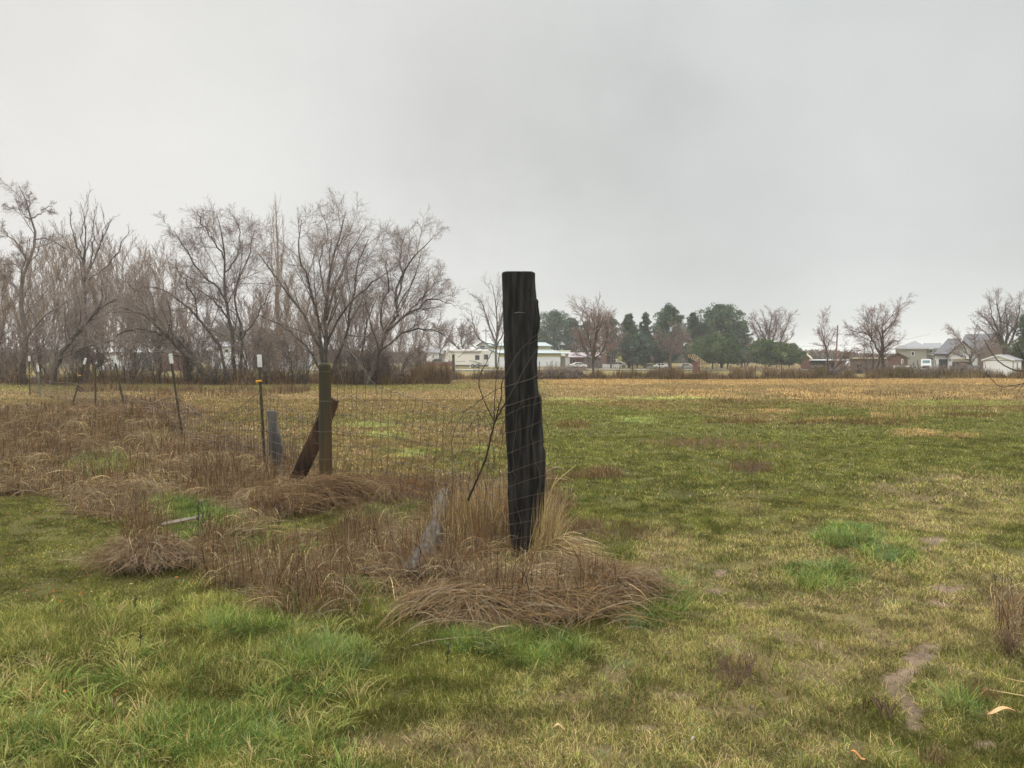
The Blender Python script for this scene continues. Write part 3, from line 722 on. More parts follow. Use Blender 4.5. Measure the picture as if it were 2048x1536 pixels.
# weathered stub
g = ground(548, 945); SY = g.y + .2
prof = [(945, 540, 570), (920, 539, 567), (900, 538, 566), (875, 538, 561), (850, 537, 553), (835, 536.5, 553), (826, 534, 552), (821, 535, 551)]
lv = [(zz(p[0], SY), xx(p[1], SY, p[0]), xx(p[2], SY, p[0]), SY) for p in prof]; lv.insert(0, (g.z - .3, lv[0][1], lv[0][2], SY))
V, F = timber(lv, nang=56, nz=80, rough=.003, seed=51, depth=.11, sqn=3, groove=.004)
o = put('stub_post', mesh_np('stub_post', V, F, smooth=True), M_stub, loc=(lv[0][1] + .05, SY, g.z))
tag(o, 'short silver grey weathered stub post with notched top between steel post and brace', 'fence post')

# steel T posts
def tpost(px_t, py_t, px_b, py_b, Y, label, cap=True, ins=None, pale=False, dark=True, capy=None):
    B = at(px_b, py_b, Y); T = at(px_t, py_t, Y); gz = tz(B.x, Y)
    d = (B - T).normalized(); s = (gz - .05 - T.z) / d.z; B = T + d * s
    root = thing('steel_fence_post', label, 'fence post', (B.x, Y, gz), 'steel T-posts along the wire fence')
    o3 = Vector(root.location); ax = (T - B); Ln = ax.length; rot = np.array(Vector((0, 0, 1)).rotation_difference(ax.normalized()).to_matrix())
    def loc(mb): mb.v = [tuple(rot @ np.array(v) + np.array(B - o3)) for v in mb.v]; return mb
    w_ = .017 + .0012 * max(0, Y - 8) * .5
    cl = .0
    if cap: cl = .20 if capy is None else capy
    m = MB(); m.box(-w_, w_, -.003, .003, 0, Ln - .01); m.box(-.003, .003, .003, .03, 0, Ln - .012)
    zq = .3
    while zq < Ln - .06: m.box(-.005, .005, -.010, -.003, zq, zq + .016); zq += .054
    loc(m).build('shaft', M_tgreen if not pale else M_palegreen, root)
    if cap:
        m = MB(); m.box(-w_ - .006, w_ + .006, -.011, .034, Ln - cl, Ln + .004)
        for i in range(3): m.box(-w_ - .012, -w_ - .006, -.004, .012, Ln - cl + .02 + i * .06, Ln - cl + .045 + i * .06)
        loc(m).build('cap', M_white, root, bevel=.003)
    if ins:
        zi = (at(px_t, ins, Y) - B).length
        m = MB(); m.box(-.05, -.015, -.022, .008, zi - .012, zi + .012); m.box(-.064, -.042, -.02, .004, zi - .006, zi + .006); m.box(-.052, -.040, -.02, .0, zi - .032, zi - .012); m.box(-.019, .022, -.018, -.010, zi - .010, zi + .014)
        loc(m).build('insulator', M_yellow, root, bevel=.003)
    return root
M_palegreen = mat('pale_green_paint', (.20, .24, .17), (.13, .13, .09), 10, .6)
T1 = tpost(518, 710, 530, 940, 10.3, 'nearest green steel T-post with white cap and a bright yellow insulator', ins=762, capy=.165)
T2 = tpost(340, 708, 366, 880, 14.2, 'white capped T-post leaning left, second behind the insulator post', capy=.18)
T3 = tpost(228, 712, 257, 855, 19.5, 'strongly leaning white capped T-post in tall brown weeds', capy=.19)
T4 = tpost(171, 717, 152, 785, 25.0, 'white capped T-post tilted to the right with small yellow clip', ins=755, capy=.20)
T5 = tpost(191, 735, 191, 822, 21.5, 'thin upright dark green T-post without any cap', cap=False)
T6 = tpost(75, 731, 81, 795, 32.0, 'pale green T-post with a whitish top next to the farthest capped post', cap=True, pale=True, capy=.26)
T7 = tpost(58, 712, 60, 795, 34.0, 'farthest white capped T-post at the left against the thicket', ins=748, capy=.23)

# woven wire fence
Y1_ = POST_Y - .12
st = []   # (x, y, [heights])
def station(px, Y, pys): st.append((xx(px, Y), Y, [zz(p, Y) for p in pys]))
station(1092, 5.74, [788, 838, 877, 920, 950, 985, 1012, 1038, 1068])
station(1050, 5.73, [800, 856, 893, 933, 962, 994, 1020, 1044, 1074])
station(1012, 5.76, [812, 866, 908, 947, 975, 1003, 1029, 1050, 1080])
station(972, 6.10, [822, 852, 890, 925, 952, 980, 1006, 1030, 1058])
station(930, 6.50, [823, 846, 874, 905, 930, 955, 978, 1000, 1025])
station(860, 7.0, [806, 830, 858, 888, 914, 938, 960, 982, 1003])
station(760, 7.75, [775, 810, 842, 870, 895, 920, 942, 962, 980])
station(662, 8.45, [751, 806, 833, 862, 889, 916, 938, 958, 975])
station(640, 8.45, [804, 820, 838, 862, 888, 914, 936, 955, 972])
station(590, 9.1, [820, 836, 853, 872, 893, 914, 930, 946, 960])
station(527, 10.15, [786, 815, 840, 861, 880, 898, 913, 926, 938])
station(470, 11.3, [820, 832, 846, 860, 873, 886, 898, 909, 919])
station(410, 12.6, [832, 840, 850, 860, 870, 880, 889, 898, 906])
station(357, 14.0, [796, 812, 826, 839, 850, 861, 871, 880, 888])
station(300, 16.3, [806, 816, 825, 834, 842, 850, 858, 865, 872])
station(245, 19.3, [786, 797, 806, 814, 822, 829, 836, 842, 848])
station(190, 22.2, [786, 793, 800, 807, 813, 819, 825, 830, 835])
station(152, 25.0, [768, 775, 781, 787, 792, 797, 802, 807, 812])
station(104, 29.5, [764, 770, 775, 779, 783, 787, 791, 794, 797])
station(58, 34.0, [752, 757, 761, 765, 769, 773, 777, 781, 785])
sx = np.array([s[0] for s in st]); sy = np.array([s[1] for s in st]); sh = np.array([s[2] for s in st])
arc = np.concatenate([[0], np.cumsum(np.hypot(np.diff(sx), np.diff(sy)))])
def smooth_interp(q, xs, ys):
    i = np.clip(np.searchsorted(xs, q) - 1, 0, len(xs) - 2); h = xs[i + 1] - xs[i]; t = (q - xs[i]) / h
    m = np.gradient(ys, xs); return (2 * t**3 - 3 * t**2 + 1) * ys[i] + (t**3 - 2 * t**2 + t) * h * m[i] + (-2 * t**3 + 3 * t**2) * ys[i + 1] + (t**3 - t**2) * h * m[i + 1]
ds = .02; s_ = np.arange(0, arc[-1], ds)
X_ = np.interp(s_, arc, sx); Y_ = np.interp(s_, arc, sy)
nr = 9; Hh = np.array([smooth_interp(s_, arc, sh[:, r]) for r in range(nr)])
for r in range(nr):
    Hh[r] += (.006 * np.sin(s_ * 41 + r) + .02 * (fbm(s_ * 2.2, s_ * 0 + r * 7, 111, 3) - .5) * min(1, .3 + r)) * ss(.3, .8, s_)
bulge = .06 * (fbm(s_ * .9, s_ * 0, 113, 2) - .5)
M_ = []
root = thing('woven_wire_fence', 'sagging rusty woven wire mesh strung from the black post to the left', 'wire fence', (float(X_[60]), float(Y_[60]), tz(X_[60], Y_[60])))
for r in range(nr):
    P = np.stack([X_, Y_ + bulge * ss(.4, 1, s_), Hh[r]], 1)
    rad = .0022 if r else .0028
    keep = Hh[r] > terrain(X_, Y_) - .1
    V, F = tubes(P[None], np.full((1, len(P)), rad) * (1 + np.minimum(s_, 10) / 9)[None, :], 4)
    put('strand', mesh_np('strand', V, F), M_wire, root)
parts = []
vs = np.arange(.06, arc[-1], .152)
for v in vs:
    pts = []
    for r in range(nr):
        vv = v + .075 * (fbm(np.array([v * 3.]), np.array([r * .45]), 117, 2)[0] - .5) * 2 + r * .012 * math.sin(v * .9)
        vv = min(max(vv, 0), s_[-1])
        pts.append((np.interp(vv, s_, X_), np.interp(vv, s_, Y_ + bulge * ss(.4, 1, s_)), np.interp(vv, s_, Hh[r])))
    P = np.array(pts)
    # kinks midway
    Q_ = np.empty((2 * nr - 1, 3)); Q_[::2] = P; Q_[1::2] = (P[1:] + P[:-1]) / 2 + rng.normal(0, .008, (nr - 1, 3))
    parts.append(tubes(Q_[None], np.full((1, len(Q_)), .0019 * (1 + min(v, 9) / 9)), 4))
    # knots
    K = np.stack([P - [0, 0, .006], P + [0, 0, .006]], 1); parts.append(tubes(K, np.full((nr, 2), .0045 * (1 + min(v, 9) / 14)), 4))
V, F, _ = join_np(parts)
put('vertical_wires', mesh_np('vertical_wires', V, F), M_wire, root)
root.data if False else None

def wire(name, label, cat, pts, r=.002, m=None, taper=False, n=40, jit=.003):
    P = np.array([tuple(at(*p)) for p in pts]); d = np.concatenate([[0], np.cumsum(np.linalg.norm(np.diff(P, axis=0), axis=1))])
    q = np.linspace(0, d[-1], n); W = np.stack([smooth_interp(q, d, P[:, i]) for i in range(3)], 1) + rng.normal(0, jit, (n, 3)) * np.array([1, .5, 1])
    rr = np.full(n, r) if not taper else np.linspace(r, r * .35, n)
    return W, rr
W, rr = wire('', '', '', [(1088, 745, 5.70), (1060, 757, 5.70), (1010, 773, 5.72), (975, 790, 6.0), (945, 812, 6.3), (925, 830, 6.5), (908, 865, 6.5), (903, 910, 6.5), (905, 960, 6.45), (896, 1000, 6.4)], r=.003)
V, F = tubes(W[None], rr[None], 5)
o = put('barbed_wire', mesh_np('barbed_wire', V, F), M_wire, loc=tuple(W[0])); tag(o, 'loose wire drooping from the right side of the black post and curling down left', 'wire')
W, rr = wire('', '', '', [(1092, 790, 5.70), (1085, 800, 5.69), (1050, 813, 5.69), (1012, 830, 5.72), (975, 850, 6.0), (925, 862, 6.1), (912, 876, 6.1), (925, 892, 6.1), (960, 900, 6.1), (1000, 890, 5.9), (1014, 884, 5.75)], r=.0022)
V, F = tubes(W[None], rr[None], 5)
o = put('loose_wire', mesh_np('loose_wire', V, F), M_wire, loc=tuple(W[0])); tag(o, 'thin kinked wire looped in front of the mesh beside the black post', 'wire')
W, rr = wire('', '', '', [(1086, 838, 5.74), (1093, 850, 5.78), (1100, 880, 5.8), (1097, 905, 5.8), (1103, 935, 5.8), (1104, 950, 5.8)], r=.0018)
V, F = tubes(W[None], rr[None], 5)
o = put('cut_wire_end', mesh_np('cut_wire_end', V, F), M_wire, loc=tuple(W[0])); tag(o, 'frayed wire end hanging off the right edge of the black post', 'wire')

for (pts, r, lab) in (([(1004, 765, 5.62), (1003, 800, 5.66), (985, 825, 5.75), (962, 835, 6.0), (940, 850, 6.2), (930, 880, 6.3), (940, 905, 6.3)], .0022, 'crooked wire hooking down from the left edge of the black post'),
        ([(958, 870, 6.1), (975, 880, 6.1), (990, 905, 6.0), (985, 935, 6.0), (968, 955, 6.0), (975, 985, 6.0)], .002, 'thin bent wire dangling in the straw left of the black post'),
        ([(1000, 868, 5.85), (985, 885, 5.9), (960, 940, 6.0), (948, 960, 6.0)], .0018, 'short loose wire crossing the mesh close to the black post')):
    W, rr = wire('', '', '', pts, r=r, n=34, jit=.003); V, F = tubes(W[None], rr[None], 5)
    o = put('loose_wire', mesh_np('loose_wire', V, F), M_wire, loc=tuple(W[0])); tag(o, lab, 'wire')
# bare sapling in front of / beside the corner post
root = thing('bare_sapling', 'thin leafless dark sapling with arching shoots growing beside the black post', 'sapling', tuple(ground(937, 1010)))
SH = [([(936, 1000, 6.05), (947, 975, 6.0), (958, 950, 5.95), (971, 918, 5.9), (980, 880, 5.85), (988, 850, 5.8), (1000, 825, 5.72), (1020, 790, 5.62), (1038, 757, 5.6), (1056, 725, 5.6), (1078, 692, 5.6)], .009),
      ([(988, 850, 5.8), (996, 820, 5.72), (1003, 790, 5.64), (1004, 765, 5.6), (1012, 750, 5.58), (1035, 708, 5.56), (1055, 685, 5.56), (1078, 668, 5.56), (1092, 666, 5.56)], .0055),
      ([(1060, 688, 5.56), (1078, 676, 5.56), (1092, 668, 5.56)], .003),
      ([(990, 845, 5.8), (975, 815, 5.75), (964, 790, 5.7), (958, 765, 5.68), (962, 745, 5.68), (972, 728, 5.66), (982, 708, 5.66), (996, 690, 5.64), (1017, 678, 5.64)], .0055),
      ([(988, 850, 5.8), (989, 800, 5.75), (994, 745, 5.7), (997, 715, 5.68), (1004, 686, 5.66)], .0045),
      ([(1000, 868, 5.8), (1006, 840, 5.75), (1000, 815, 5.72), (990, 790, 5.7)], .003),
      ([(985, 860, 5.8), (975, 838, 5.8), (962, 822, 5.8), (955, 806, 5.8)], .003)]
m1 = None
for pts, r in SH:
    W, rr = wire('', '', '', pts, r=r, taper=True, n=46, jit=.0016)
    rr = rr * (1 + .25 * (rng.uniform(0, 1, len(rr)) > .88))
    V, F = tubes(W[None], rr[None], 7); put('stem', mesh_np('stem', V, F, smooth=True), M_stem, root)

# tall single straws standing out by the post
for (a, b, c_, lab) in (((1092, 1010), (1112, 965), (1152, 930), 'long bright yellow straw stalk leaning right beside the black post'), ((1101, 1000), (1104, 975), (1116, 950), 'short yellow straw stalk close to the right of the black post')):
    W, rr = wire('', '', '', [(a[0], a[1], 5.75), (b[0], b[1], 5.7), (c_[0], c_[1], 5.7)], r=.0052, taper=True, n=14, jit=.0008)
    W[0, 2] = min(W[0, 2], W[0, 2]); W = np.concatenate([[[W[0, 0] - .05, W[0, 1], tz(W[0, 0], W[0, 1])]], W]); rr = np.concatenate([[.0036], rr])
    V, F = tubes(W[None], rr[None], 5); o = put('straw_stalk', mesh_np('straw_stalk', V, F), mat('yellow_straw', (.60, .46, .20), (.5, .37, .16), 5, .6), loc=tuple(W[0])); tag(o, lab, 'straw')

# fallen grey log covered in weeds
a = ground(822, 1172); b = ground(893, 1010)
a.z += .045; b.z += .115
n = 60; t = np.linspace(0, 1, n); P = np.array(a)[None] * (1 - t)[:, None] + np.array(b)[None] * t[:, None]; P[:, 0] += .03 * np.sin(t * 4); P[:, 2] += .015 * np.sin(t * 7 + 1)
ang = np.linspace(0, 2 * np.pi, 40, endpoint=False); ax = (P[-1] - P[0]) / np.linalg.norm(P[-1] - P[0]); u = np.cross(ax, [0, 0, 1]); u /= np.linalg.norm(u); v = np.cross(u, ax)
TT, AA = np.meshgrid(t, ang, indexing='ij')
rad = (.080 - .014 * TT) + .035 * (fbm(AA * 2.5, TT * 9, 121, 4) - .5) + .022 * (fbm(AA * 9, TT * 5, 122, 3) - .5)
rad[-4:] *= np.array([1, .97, .85, .5])[:, None]; rad[:3] *= np.array([.6, .9, 1])[:, None]
V = (P[:, None, :] + u * (rad * np.cos(AA))[..., None] + v * (rad * np.sin(AA))[..., None]).reshape(-1, 3)
i = np.arange(n - 1)[:, None] * 40; j = np.arange(40)[None]; F = np.stack([i + j, i + (j + 1) % 40, i + 40 + (j + 1) % 40, i + 40 + j], 2).reshape(-1, 4)
caps = [np.arange(40)[None, ::-1], (n - 1) * 40 + np.arange(40)[None]]
o = put('fallen_log', mesh_np('fallen_log', V, [F] + caps, smooth=True), M_log, loc=tuple(a)); tag(o, 'silvery grey fallen log lying in the dead grass left of the black post', 'log')

# plank in the grass
g = ground(362, 1052); m = MB()
m.solid([(-.17, -.05, .0), (.17, .03, .0), (.18, .10, 0), (-.15, .05, 0)], [(-.17, -.05, .025), (.17, .03, .03), (.18, .10, .03), (-.15, .05, .025)])
o = m.build('plank', mat('pale_plank', (.12, .09, .06), (.07, .055, .04), 12, .8, .4, (1, 6, 1)), loc=(g.x, g.y, g.z + .02), bevel=.004); o.rotation_euler = (.12, -.08, .25)
tag(o, 'short weathered board lying in the weeds below the grey green tuft', 'board')

# fallen long leaves
def leaf(px, py, L_, W_, rz, col, label, up=.035):
    g = ground(px, py); n = 9; V = []; 
    for i in range(n):
        t = i / (n - 1); w_ = W_ * math.sin(math.pi * (t * .9 + .08)) ** .8; zc = .012 * math.sin(t * 5 + px); c = (t - .5) * L_
        V += [(c, -w_, zc + .004), (c, 0, zc - .002), (c, w_, zc + .006)]
    f = []
    for i in range(n - 1):
        for k in range(2): q = i * 3 + k; f.append((q, q + 1, q + 4, q + 3))
    m = MB(); m.v = V; m.f = f
    o = m.build('fallen_leaf', mat('leaf_' + label.split()[0], col, tuple(c * .7 for c in col), 14, .5), loc=(g.x, g.y, g.z + up), rz=rz, smooth=True)
    s = o.modifiers.new('thick', 'SOLIDIFY'); s.thickness = .0008
    tag(o, label, 'leaf', 'dead leaves lying on the turf')
leaf(2003, 1447, .125, .011, .12, (.45, .26, .10), 'largest long orange brown dead leaf at the right edge of the turf', .05)
leaf(1716, 1531, .05, .006, -.5, (.48, .22, .06), 'orange dead leaf tip at the bottom edge near the bare soil')
leaf(1118, 1474, .05, .006, 0, (.45, .30, .13), 'tan dead leaf flat in the grass below the black post')
leaf(1388, 1500, .035, .006, .4, (.25, .2, .15), 'dull tan curled leaf in the foreground turf')
leaf(1504, 1432, .022, .006, -.5, (.10, .08, .06), 'tiny dark curled leaf in the right foreground turf')

# dark dead weed spikes standing singly
def spike(px, py, h, label, bend=.1, lean=0.0):
    g = ground(px, py); n = 12; t = np.linspace(0, 1, n)
    P = np.stack([g.x + (lean * t + bend * .3 * t ** 2) * h, g.y + rng.normal(0, .002, n), g.z - .02 + h * t], 1)
    parts = [tubes(P[None], np.linspace(.0032, .0015, n)[None], 5)]
    m_ = int(h / .012); ti = rng.uniform(.45, 1, m_); B = np.stack([np.interp(ti, t, P[:, i]) for i in range(3)], 1); az = rng.uniform(0, 6.28, m_)
    E = B + np.stack([np.cos(az) * .012, np.sin(az) * .012, np.full(m_, .014)], 1)
    parts.append(tubes(np.stack([B, E], 1), np.full((m_, 2), .0026), 4))
    V, F, _ = join_np(parts)
    o = put('dead_weed_stalk', mesh_np('dead_weed_stalk', V, F), M_stem, loc=tuple(g)); tag(o, label, 'weed', 'single dark dead weed stalks')
spike(397, 1090, .37, 'tallest dark dead weed stalk above the plank in the left weeds', .2, -.03)
spike(405, 1085, .26, 'dark dead weed stalk just right of the tallest one by the plank')
spike(420, 1080, .24, 'dark knobbly weed stalk third from left in the group by the plank', -.1)
spike(557, 1055, .22, 'dark dead weed stalk alone right of the pale grass tuft', .1)
spike(508, 1110, .20, 'dark tapering weed stalk in the middle of the left weeds', -.1)
spike(281, 1300, .13, 'single short dark weed spike in the mossy turf lower left', .1)
spike(270, 1225, .12, 'reddish dark weed spike at the edge of the mossy turf', .2)
spike(1400, 958, .16, 'thin dark twig standing in the green pasture', -.4)
spike(1398, 1075, .06, 'stubby black stem in the pale turf right of the black post', .2, .15)
spike(895, 1330, .12, 'small dark weed spike in bright grass under the straw mat', .1)
spike(2022, 1180, .14, 'dark weed spike near the right edge above the dead clump', .1)
spike(1990, 1180, .12, 'dark weed spike left of the dead clump at the right edge', -.1)

# branched dead weed in the right foreground
def weed_bush(px, py, h, sp, n, label):
    g = ground(px, py); root_ = []
    for i in range(n):
        a = rng.uniform(0, 6.28); ln = rng.uniform(.3, 1) * sp; k = 8; t = np.linspace(0, 1, k); hh = h * rng.uniform(.5, 1)
        P = np.stack([g.x + np.cos(a) * ln * t, g.y + np.sin(a) * ln * t * .7, g.z - .01 + hh * t ** .85], 1) + rng.normal(0, .0025, (k, 3)); root_.append((P, .0016))
        for q in range(5):
            ti = rng.uniform(.35, .95); b0 = np.array([np.interp(ti, t, P[:, i2]) for i2 in range(3)]); a2 = rng.uniform(0, 6.28); l2 = rng.uniform(.02, .05)
            P2 = np.linspace(0, 1, k)[:, None] * np.array([math.cos(a2) * l2 * .6, math.sin(a2) * l2 * .6, l2])[None] + b0; root_.append((P2, .0011))
            e = P2[-1]; K = np.stack([e + np.array([0, 0, .004]) * (t_ - .5) for t_ in np.linspace(0, 1, k)], 0); root_.append((K, .0028))
    P = np.stack([r[0] for r in root_]); Rr = np.repeat(np.array([r[1] for r in root_])[:, None], 8, 1)
    V, F = tubes(P, Rr, 4)
    o = put('dead_weed_bush', mesh_np('dead_weed_bush', V, F), mat('dead_weed_stem', (.19, .12, .075), (.10, .06, .04), 12, .8), loc=tuple(g)); tag(o, label, 'weed', 'branching dead weeds in the turf')
weed_bush(1475, 1375, .17, .15, 22, 'low branching reddish brown dead weed in the right foreground turf')
weed_bush(1500, 950, .22, .34, 34, 'rounded dead weed clump standing in the middle green pasture')
weed_bush(2010, 1215, .15, .3, 14, 'upright dark dead weed clump at the right edge')
weed_bush(1770, 1440, .09, .06, 8, 'small dark green brown weed left of the bare soil patch')
weed_bush(2015, 1310, .14, .08, 18, 'small dead weed below the dark clump at the right edge')
weed_bush(710, 905, .45, .5, 40, 'twiggy dead weed in the field right of the round post') if False else None

# bare branch reaching in from the right
root = thing('overhanging_branch', 'thin bare wet branch drooping into the picture from the right edge', 'branch', tuple(at(2060, 735, 4.2)))
BR = [([(2110, 690, 4.2), (2075, 660, 4.2), (2042, 668, 4.2), (2018, 650, 4.2), (1998, 640, 4.2)], .004), ([(2060, 740, 4.2), (2040, 742, 4.2), (2024, 738, 4.2), (2004, 728, 4.2), (1990, 715, 4.2), (1980, 700, 4.2), (1974, 690, 4.2), (1968, 680, 4.2)], .0045),
      ([(2100, 745, 4.2), (2060, 762, 4.2), (2045, 767, 4.2), (2020, 772, 4.2), (2000, 773, 4.2), (1988, 764, 4.2), (1978, 752, 4.2), (1972, 738, 4.2), (1969, 722, 4.2)], .004),
      ([(2050, 766, 4.2), (2042, 775, 4.2), (2038, 783, 4.2), (2034, 790, 4.2)], .0025), ([(2075, 700, 4.2), (2052, 720, 4.2), (2035, 690, 4.2), (2020, 668, 4.2)], .0035), ([(1978, 752, 4.2), (1970, 742, 4.2), (1972, 728, 4.2)], .002), ([(2040, 770, 4.2), (2028, 777, 4.2), (2012, 782, 4.2)], .0018)]
for pts, r in BR:
    W, rr = wire('', '', '', pts, r=r, taper=True, n=26, jit=.0012); V, F = tubes(W[None], rr[None], 6); put('twig', mesh_np('twig', V, F, smooth=True), M_stem, root)
# pale long stalks entering at the right foreground
for k_, (pts, lab) in enumerate((([(1900, 1493, 3.1), (1960, 1502, 3.0), (2010, 1508, 2.95), (2070, 1514, 2.9)], 'lowest long pale straw stalk entering from the right edge'),
          ([(1970, 1378, 3.4), (2010, 1385, 3.35), (2070, 1395, 3.3)], 'pale straw stalk crossing the turf above the large orange leaf'),
          ([(1990, 1350, 3.6), (2020, 1358, 3.5), (2070, 1368, 3.4)], 'highest pale straw stalk entering from the right edge'))):
    W, rr = wire('', '', '', pts, r=.0024, n=14, jit=.0006); V, F = tubes(W[None], rr[None], 5)
    o = put('straw_stalk', mesh_np('straw_stalk', V, F), bpy.data.materials['yellow_straw'], loc=tuple(W[0])); tag(o, lab, 'straw')
# ------------------------------------------------------------------ bare trees
def grow(P, Rr, nch, t0, t1, ang, lenf, rf, k=5, wig=.12, trop=.05, rmin=.004, lpow=.4, flat=1.0, absolute=None):
    """P (n,k0,3) parents, Rr (n,k0) radii -> children paths and radii"""
    n, k0, _ = P.shape
    seg = np.linalg.norm(np.diff(P, axis=1), axis=2); Ln = seg.sum(1)
    m = n * nch
    pi = np.repeat(np.arange(n), nch)
    t = (np.tile(np.arange(nch), n) + rng.uniform(0, 1, m)) / nch; t = t0 + (t1 - t0) * t
    f = t * (k0 - 1); i = np.minimum(f.astype(int), k0 - 2); fr = (f - i)[:, None]
    b = P[pi, i] * (1 - fr) + P[pi, i + 1] * fr
    T = P[pi, i + 1] - P[pi, i]; T /= np.linalg.norm(T, axis=1, keepdims=True) + 1e-9
    rp = Rr[pi, i] * (1 - fr[:, 0]) + Rr[pi, i + 1] * fr[:, 0]
    rv = rng.normal(0, 1, (m, 3)); rv[:, 1] *= flat
    perp = rv - (rv * T).sum(1, keepdims=True) * T; perp /= np.linalg.norm(perp, axis=1, keepdims=True) + 1e-9
    a = rng.normal(ang, ang * .25, m)[:, None]
    d = T * np.cos(a) + perp * np.sin(a)
    ln = Ln[pi] * lenf * (1 - t * lpow) * rng.uniform(.6, 1.25, m)
    kp = rng.uniform(0, 1, m) < np.clip(Ln[pi] / (np.median(Ln) * 1.15), .12, 1)
    pi, t, i, fr, b, T, rp, d, ln = pi[kp], t[kp], i[kp], fr[kp], b[kp], T[kp], rp[kp], d[kp], ln[kp]; m = len(pi)
    out = np.empty((m, k, 3)); out[:, 0] = b; st = ln / (k - 1)
    for q in range(1, k):
        d = d + rng.normal(0, wig, (m, 3)) + np.array([0, 0, trop]); d /= np.linalg.norm(d, axis=1, keepdims=True)
        out[:, q] = out[:, q - 1] + d * st[:, None]
    r0 = np.maximum(np.minimum(rp * rf, ln * .014 + rmin), rmin)
    rr = r0[:, None] * np.linspace(1, .3, k)[None, :]; rr = np.maximum(rr, rmin * .7)
    return out, rr
def resample(pts, Y, dep, n=14, r0=.2, r1=.03, wob=.0):
    """pixel polyline at distance Y; dep = change of distance towards the tip"""
    P = np.array([tuple(at(p[0], p[1], Y + dep * (i / max(1, len(pts) - 1)) ** 1.2)) for i, p in enumerate(pts)])
    d = np.concatenate([[0], np.cumsum(np.linalg.norm(np.diff(P, axis=0), axis=1))]); q = np.linspace(0, d[-1], n)
    W = np.stack([smooth_interp(q, d, P[:, i]) for i in range(3)], 1)
    W[1:] += rng.normal(0, wob, (n - 1, 3)); tt = q / d[-1]
    return W, r0 * (1 - tt) ** .8 * (1 - r1 / r0) + r1
def tree(name, label, cat, stems, Y, levels, group, m_tr=None, m_cr=None, wob=.05, tw=.008, sink=.15, gz=None, crown=True, extra_r=1.0):
    """stems: list of (pixel polyline, depth change, base radius, tip radius); levels: list of grow kwargs"""
    m_tr = m_tr or M_bark; m_cr = m_cr or M_twig
    Ps, Rs = [], []
    for pts, dep, r0, r1 in stems:
        W, rr = resample(pts, Y, dep, 14, r0 * extra_r, r1, wob); Ps.append(W); Rs.append(rr)
    base = Ps[0][0].copy(); gz_ = tz(base[0], base[1]); 
    if Ps[0][0][2] > gz_ - sink: Ps[0][0][2] = gz_ - sink
    base[2] = gz_
    root = thing(name, label, cat, tuple(base), group)
    P = np.stack(Ps); Rr = np.stack(Rs)
    parts = [tubes(P, Rr, 7)]; crown_p = []
    cur = (P, Rr)
    for li, kw in enumerate(levels):
        kw = dict(kw); sides = kw.pop('sides', 4 if li == 0 else 3); allp = kw.pop('keep', False)
        nx_ = grow(*cur, rmin=kw.pop('rmin', tw), **kw)
        (parts if li == 0 else crown_p).append(tubes(nx_[0], nx_[1], sides))
        cur = nx_
    V, F, _ = join_np(parts); put('trunk', mesh_np('trunk', V, F, smooth=True), m_tr, root)
    if crown_p:
        V, F, _ = join_np(crown_p); put('crown', mesh_np('crown', V, F), m_cr, root)
    return root
BIG = [dict(nch=12, t0=.2, t1=.97, ang=.68, lenf=.48, rf=.38, k=8, wig=.11, trop=.03, lpow=.6), dict(nch=14, t0=.12, t1=1, ang=.72, lenf=.52, rf=.45, k=7, wig=.13, trop=.0, rmin=.009, lpow=.5), dict(nch=12, t0=.08, t1=1, ang=.65, lenf=.70, rf=.6, k=5, wig=.14, trop=-.03, rmin=.0066)]
BIGX = BIG[:2] + [dict(nch=10, t0=.08, t1=1, ang=.6, lenf=.55, rf=.6, k=4, wig=.18, trop=.05, rmin=.006)]
G1 = 'bare trees along the left field edge'
tree('bare_tree', 'tall spreading bare tree with several dark trunks directly behind the round post', 'bare tree', [
    ([(652, 772), (652, 700), (652, 640), (654, 570), (664, 520), (684, 460), (692, 425)], -1, .17, .02), ([(650, 765), (640, 700), (606, 630), (566, 575), (535, 530), (515, 500)], 1.5, .13, .02),
    ([(655, 760), (682, 700), (698, 640), (706, 590), (716, 530), (737, 478)], 1.5, .12, .02), ([(649, 720), (636, 640), (614, 560), (596, 490), (603, 440)], -2, .11, .02),
    ([(655, 690), (690, 620), (735, 575), (775, 545), (800, 530)], -1.5, .08, .015), ([(653, 640), (668, 580), (690, 530), (720, 470), (735, 450)], 2.5, .08, .015), ([(648, 750), (610, 690), (560, 650), (520, 630)], -2.5, .08, .015),
    ([(652, 600), (640, 520), (655, 460), (640, 420)], 3, .06, .015)], 50, BIG, G1)
tree('bare_tree', 'bare tree leaning right at the right end of the row with a low arching limb', 'bare tree', [
    ([(732, 768), (750, 720), (776, 660), (795, 622), (791, 592), (802, 560), (822, 520), (850, 490), (868, 478)], 1, .15, .02), ([(776, 660), (798, 640), (832, 618), (858, 600), (885, 603), (912, 618)], -1, .10, .015),
    ([(793, 600), (805, 560), (803, 520), (806, 480), (816, 462)], 2, .07, .015), ([(757, 705), (790, 678), (832, 660), (880, 664), (912, 690), (925, 700)], -1.5, .08, .015), ([(734, 764), (726, 700), (738, 640), (755, 590)], 1.5, .09, .02),
    ([(770, 680), (760, 630), (775, 570), (770, 520)], -2, .07, .015), ([(740, 750), (700, 700), (690, 670)], 1, .07, .02), ([(798, 640), (850, 590), (880, 560), (900, 560)], 2, .06, .012)], 49.5, BIG, G1)
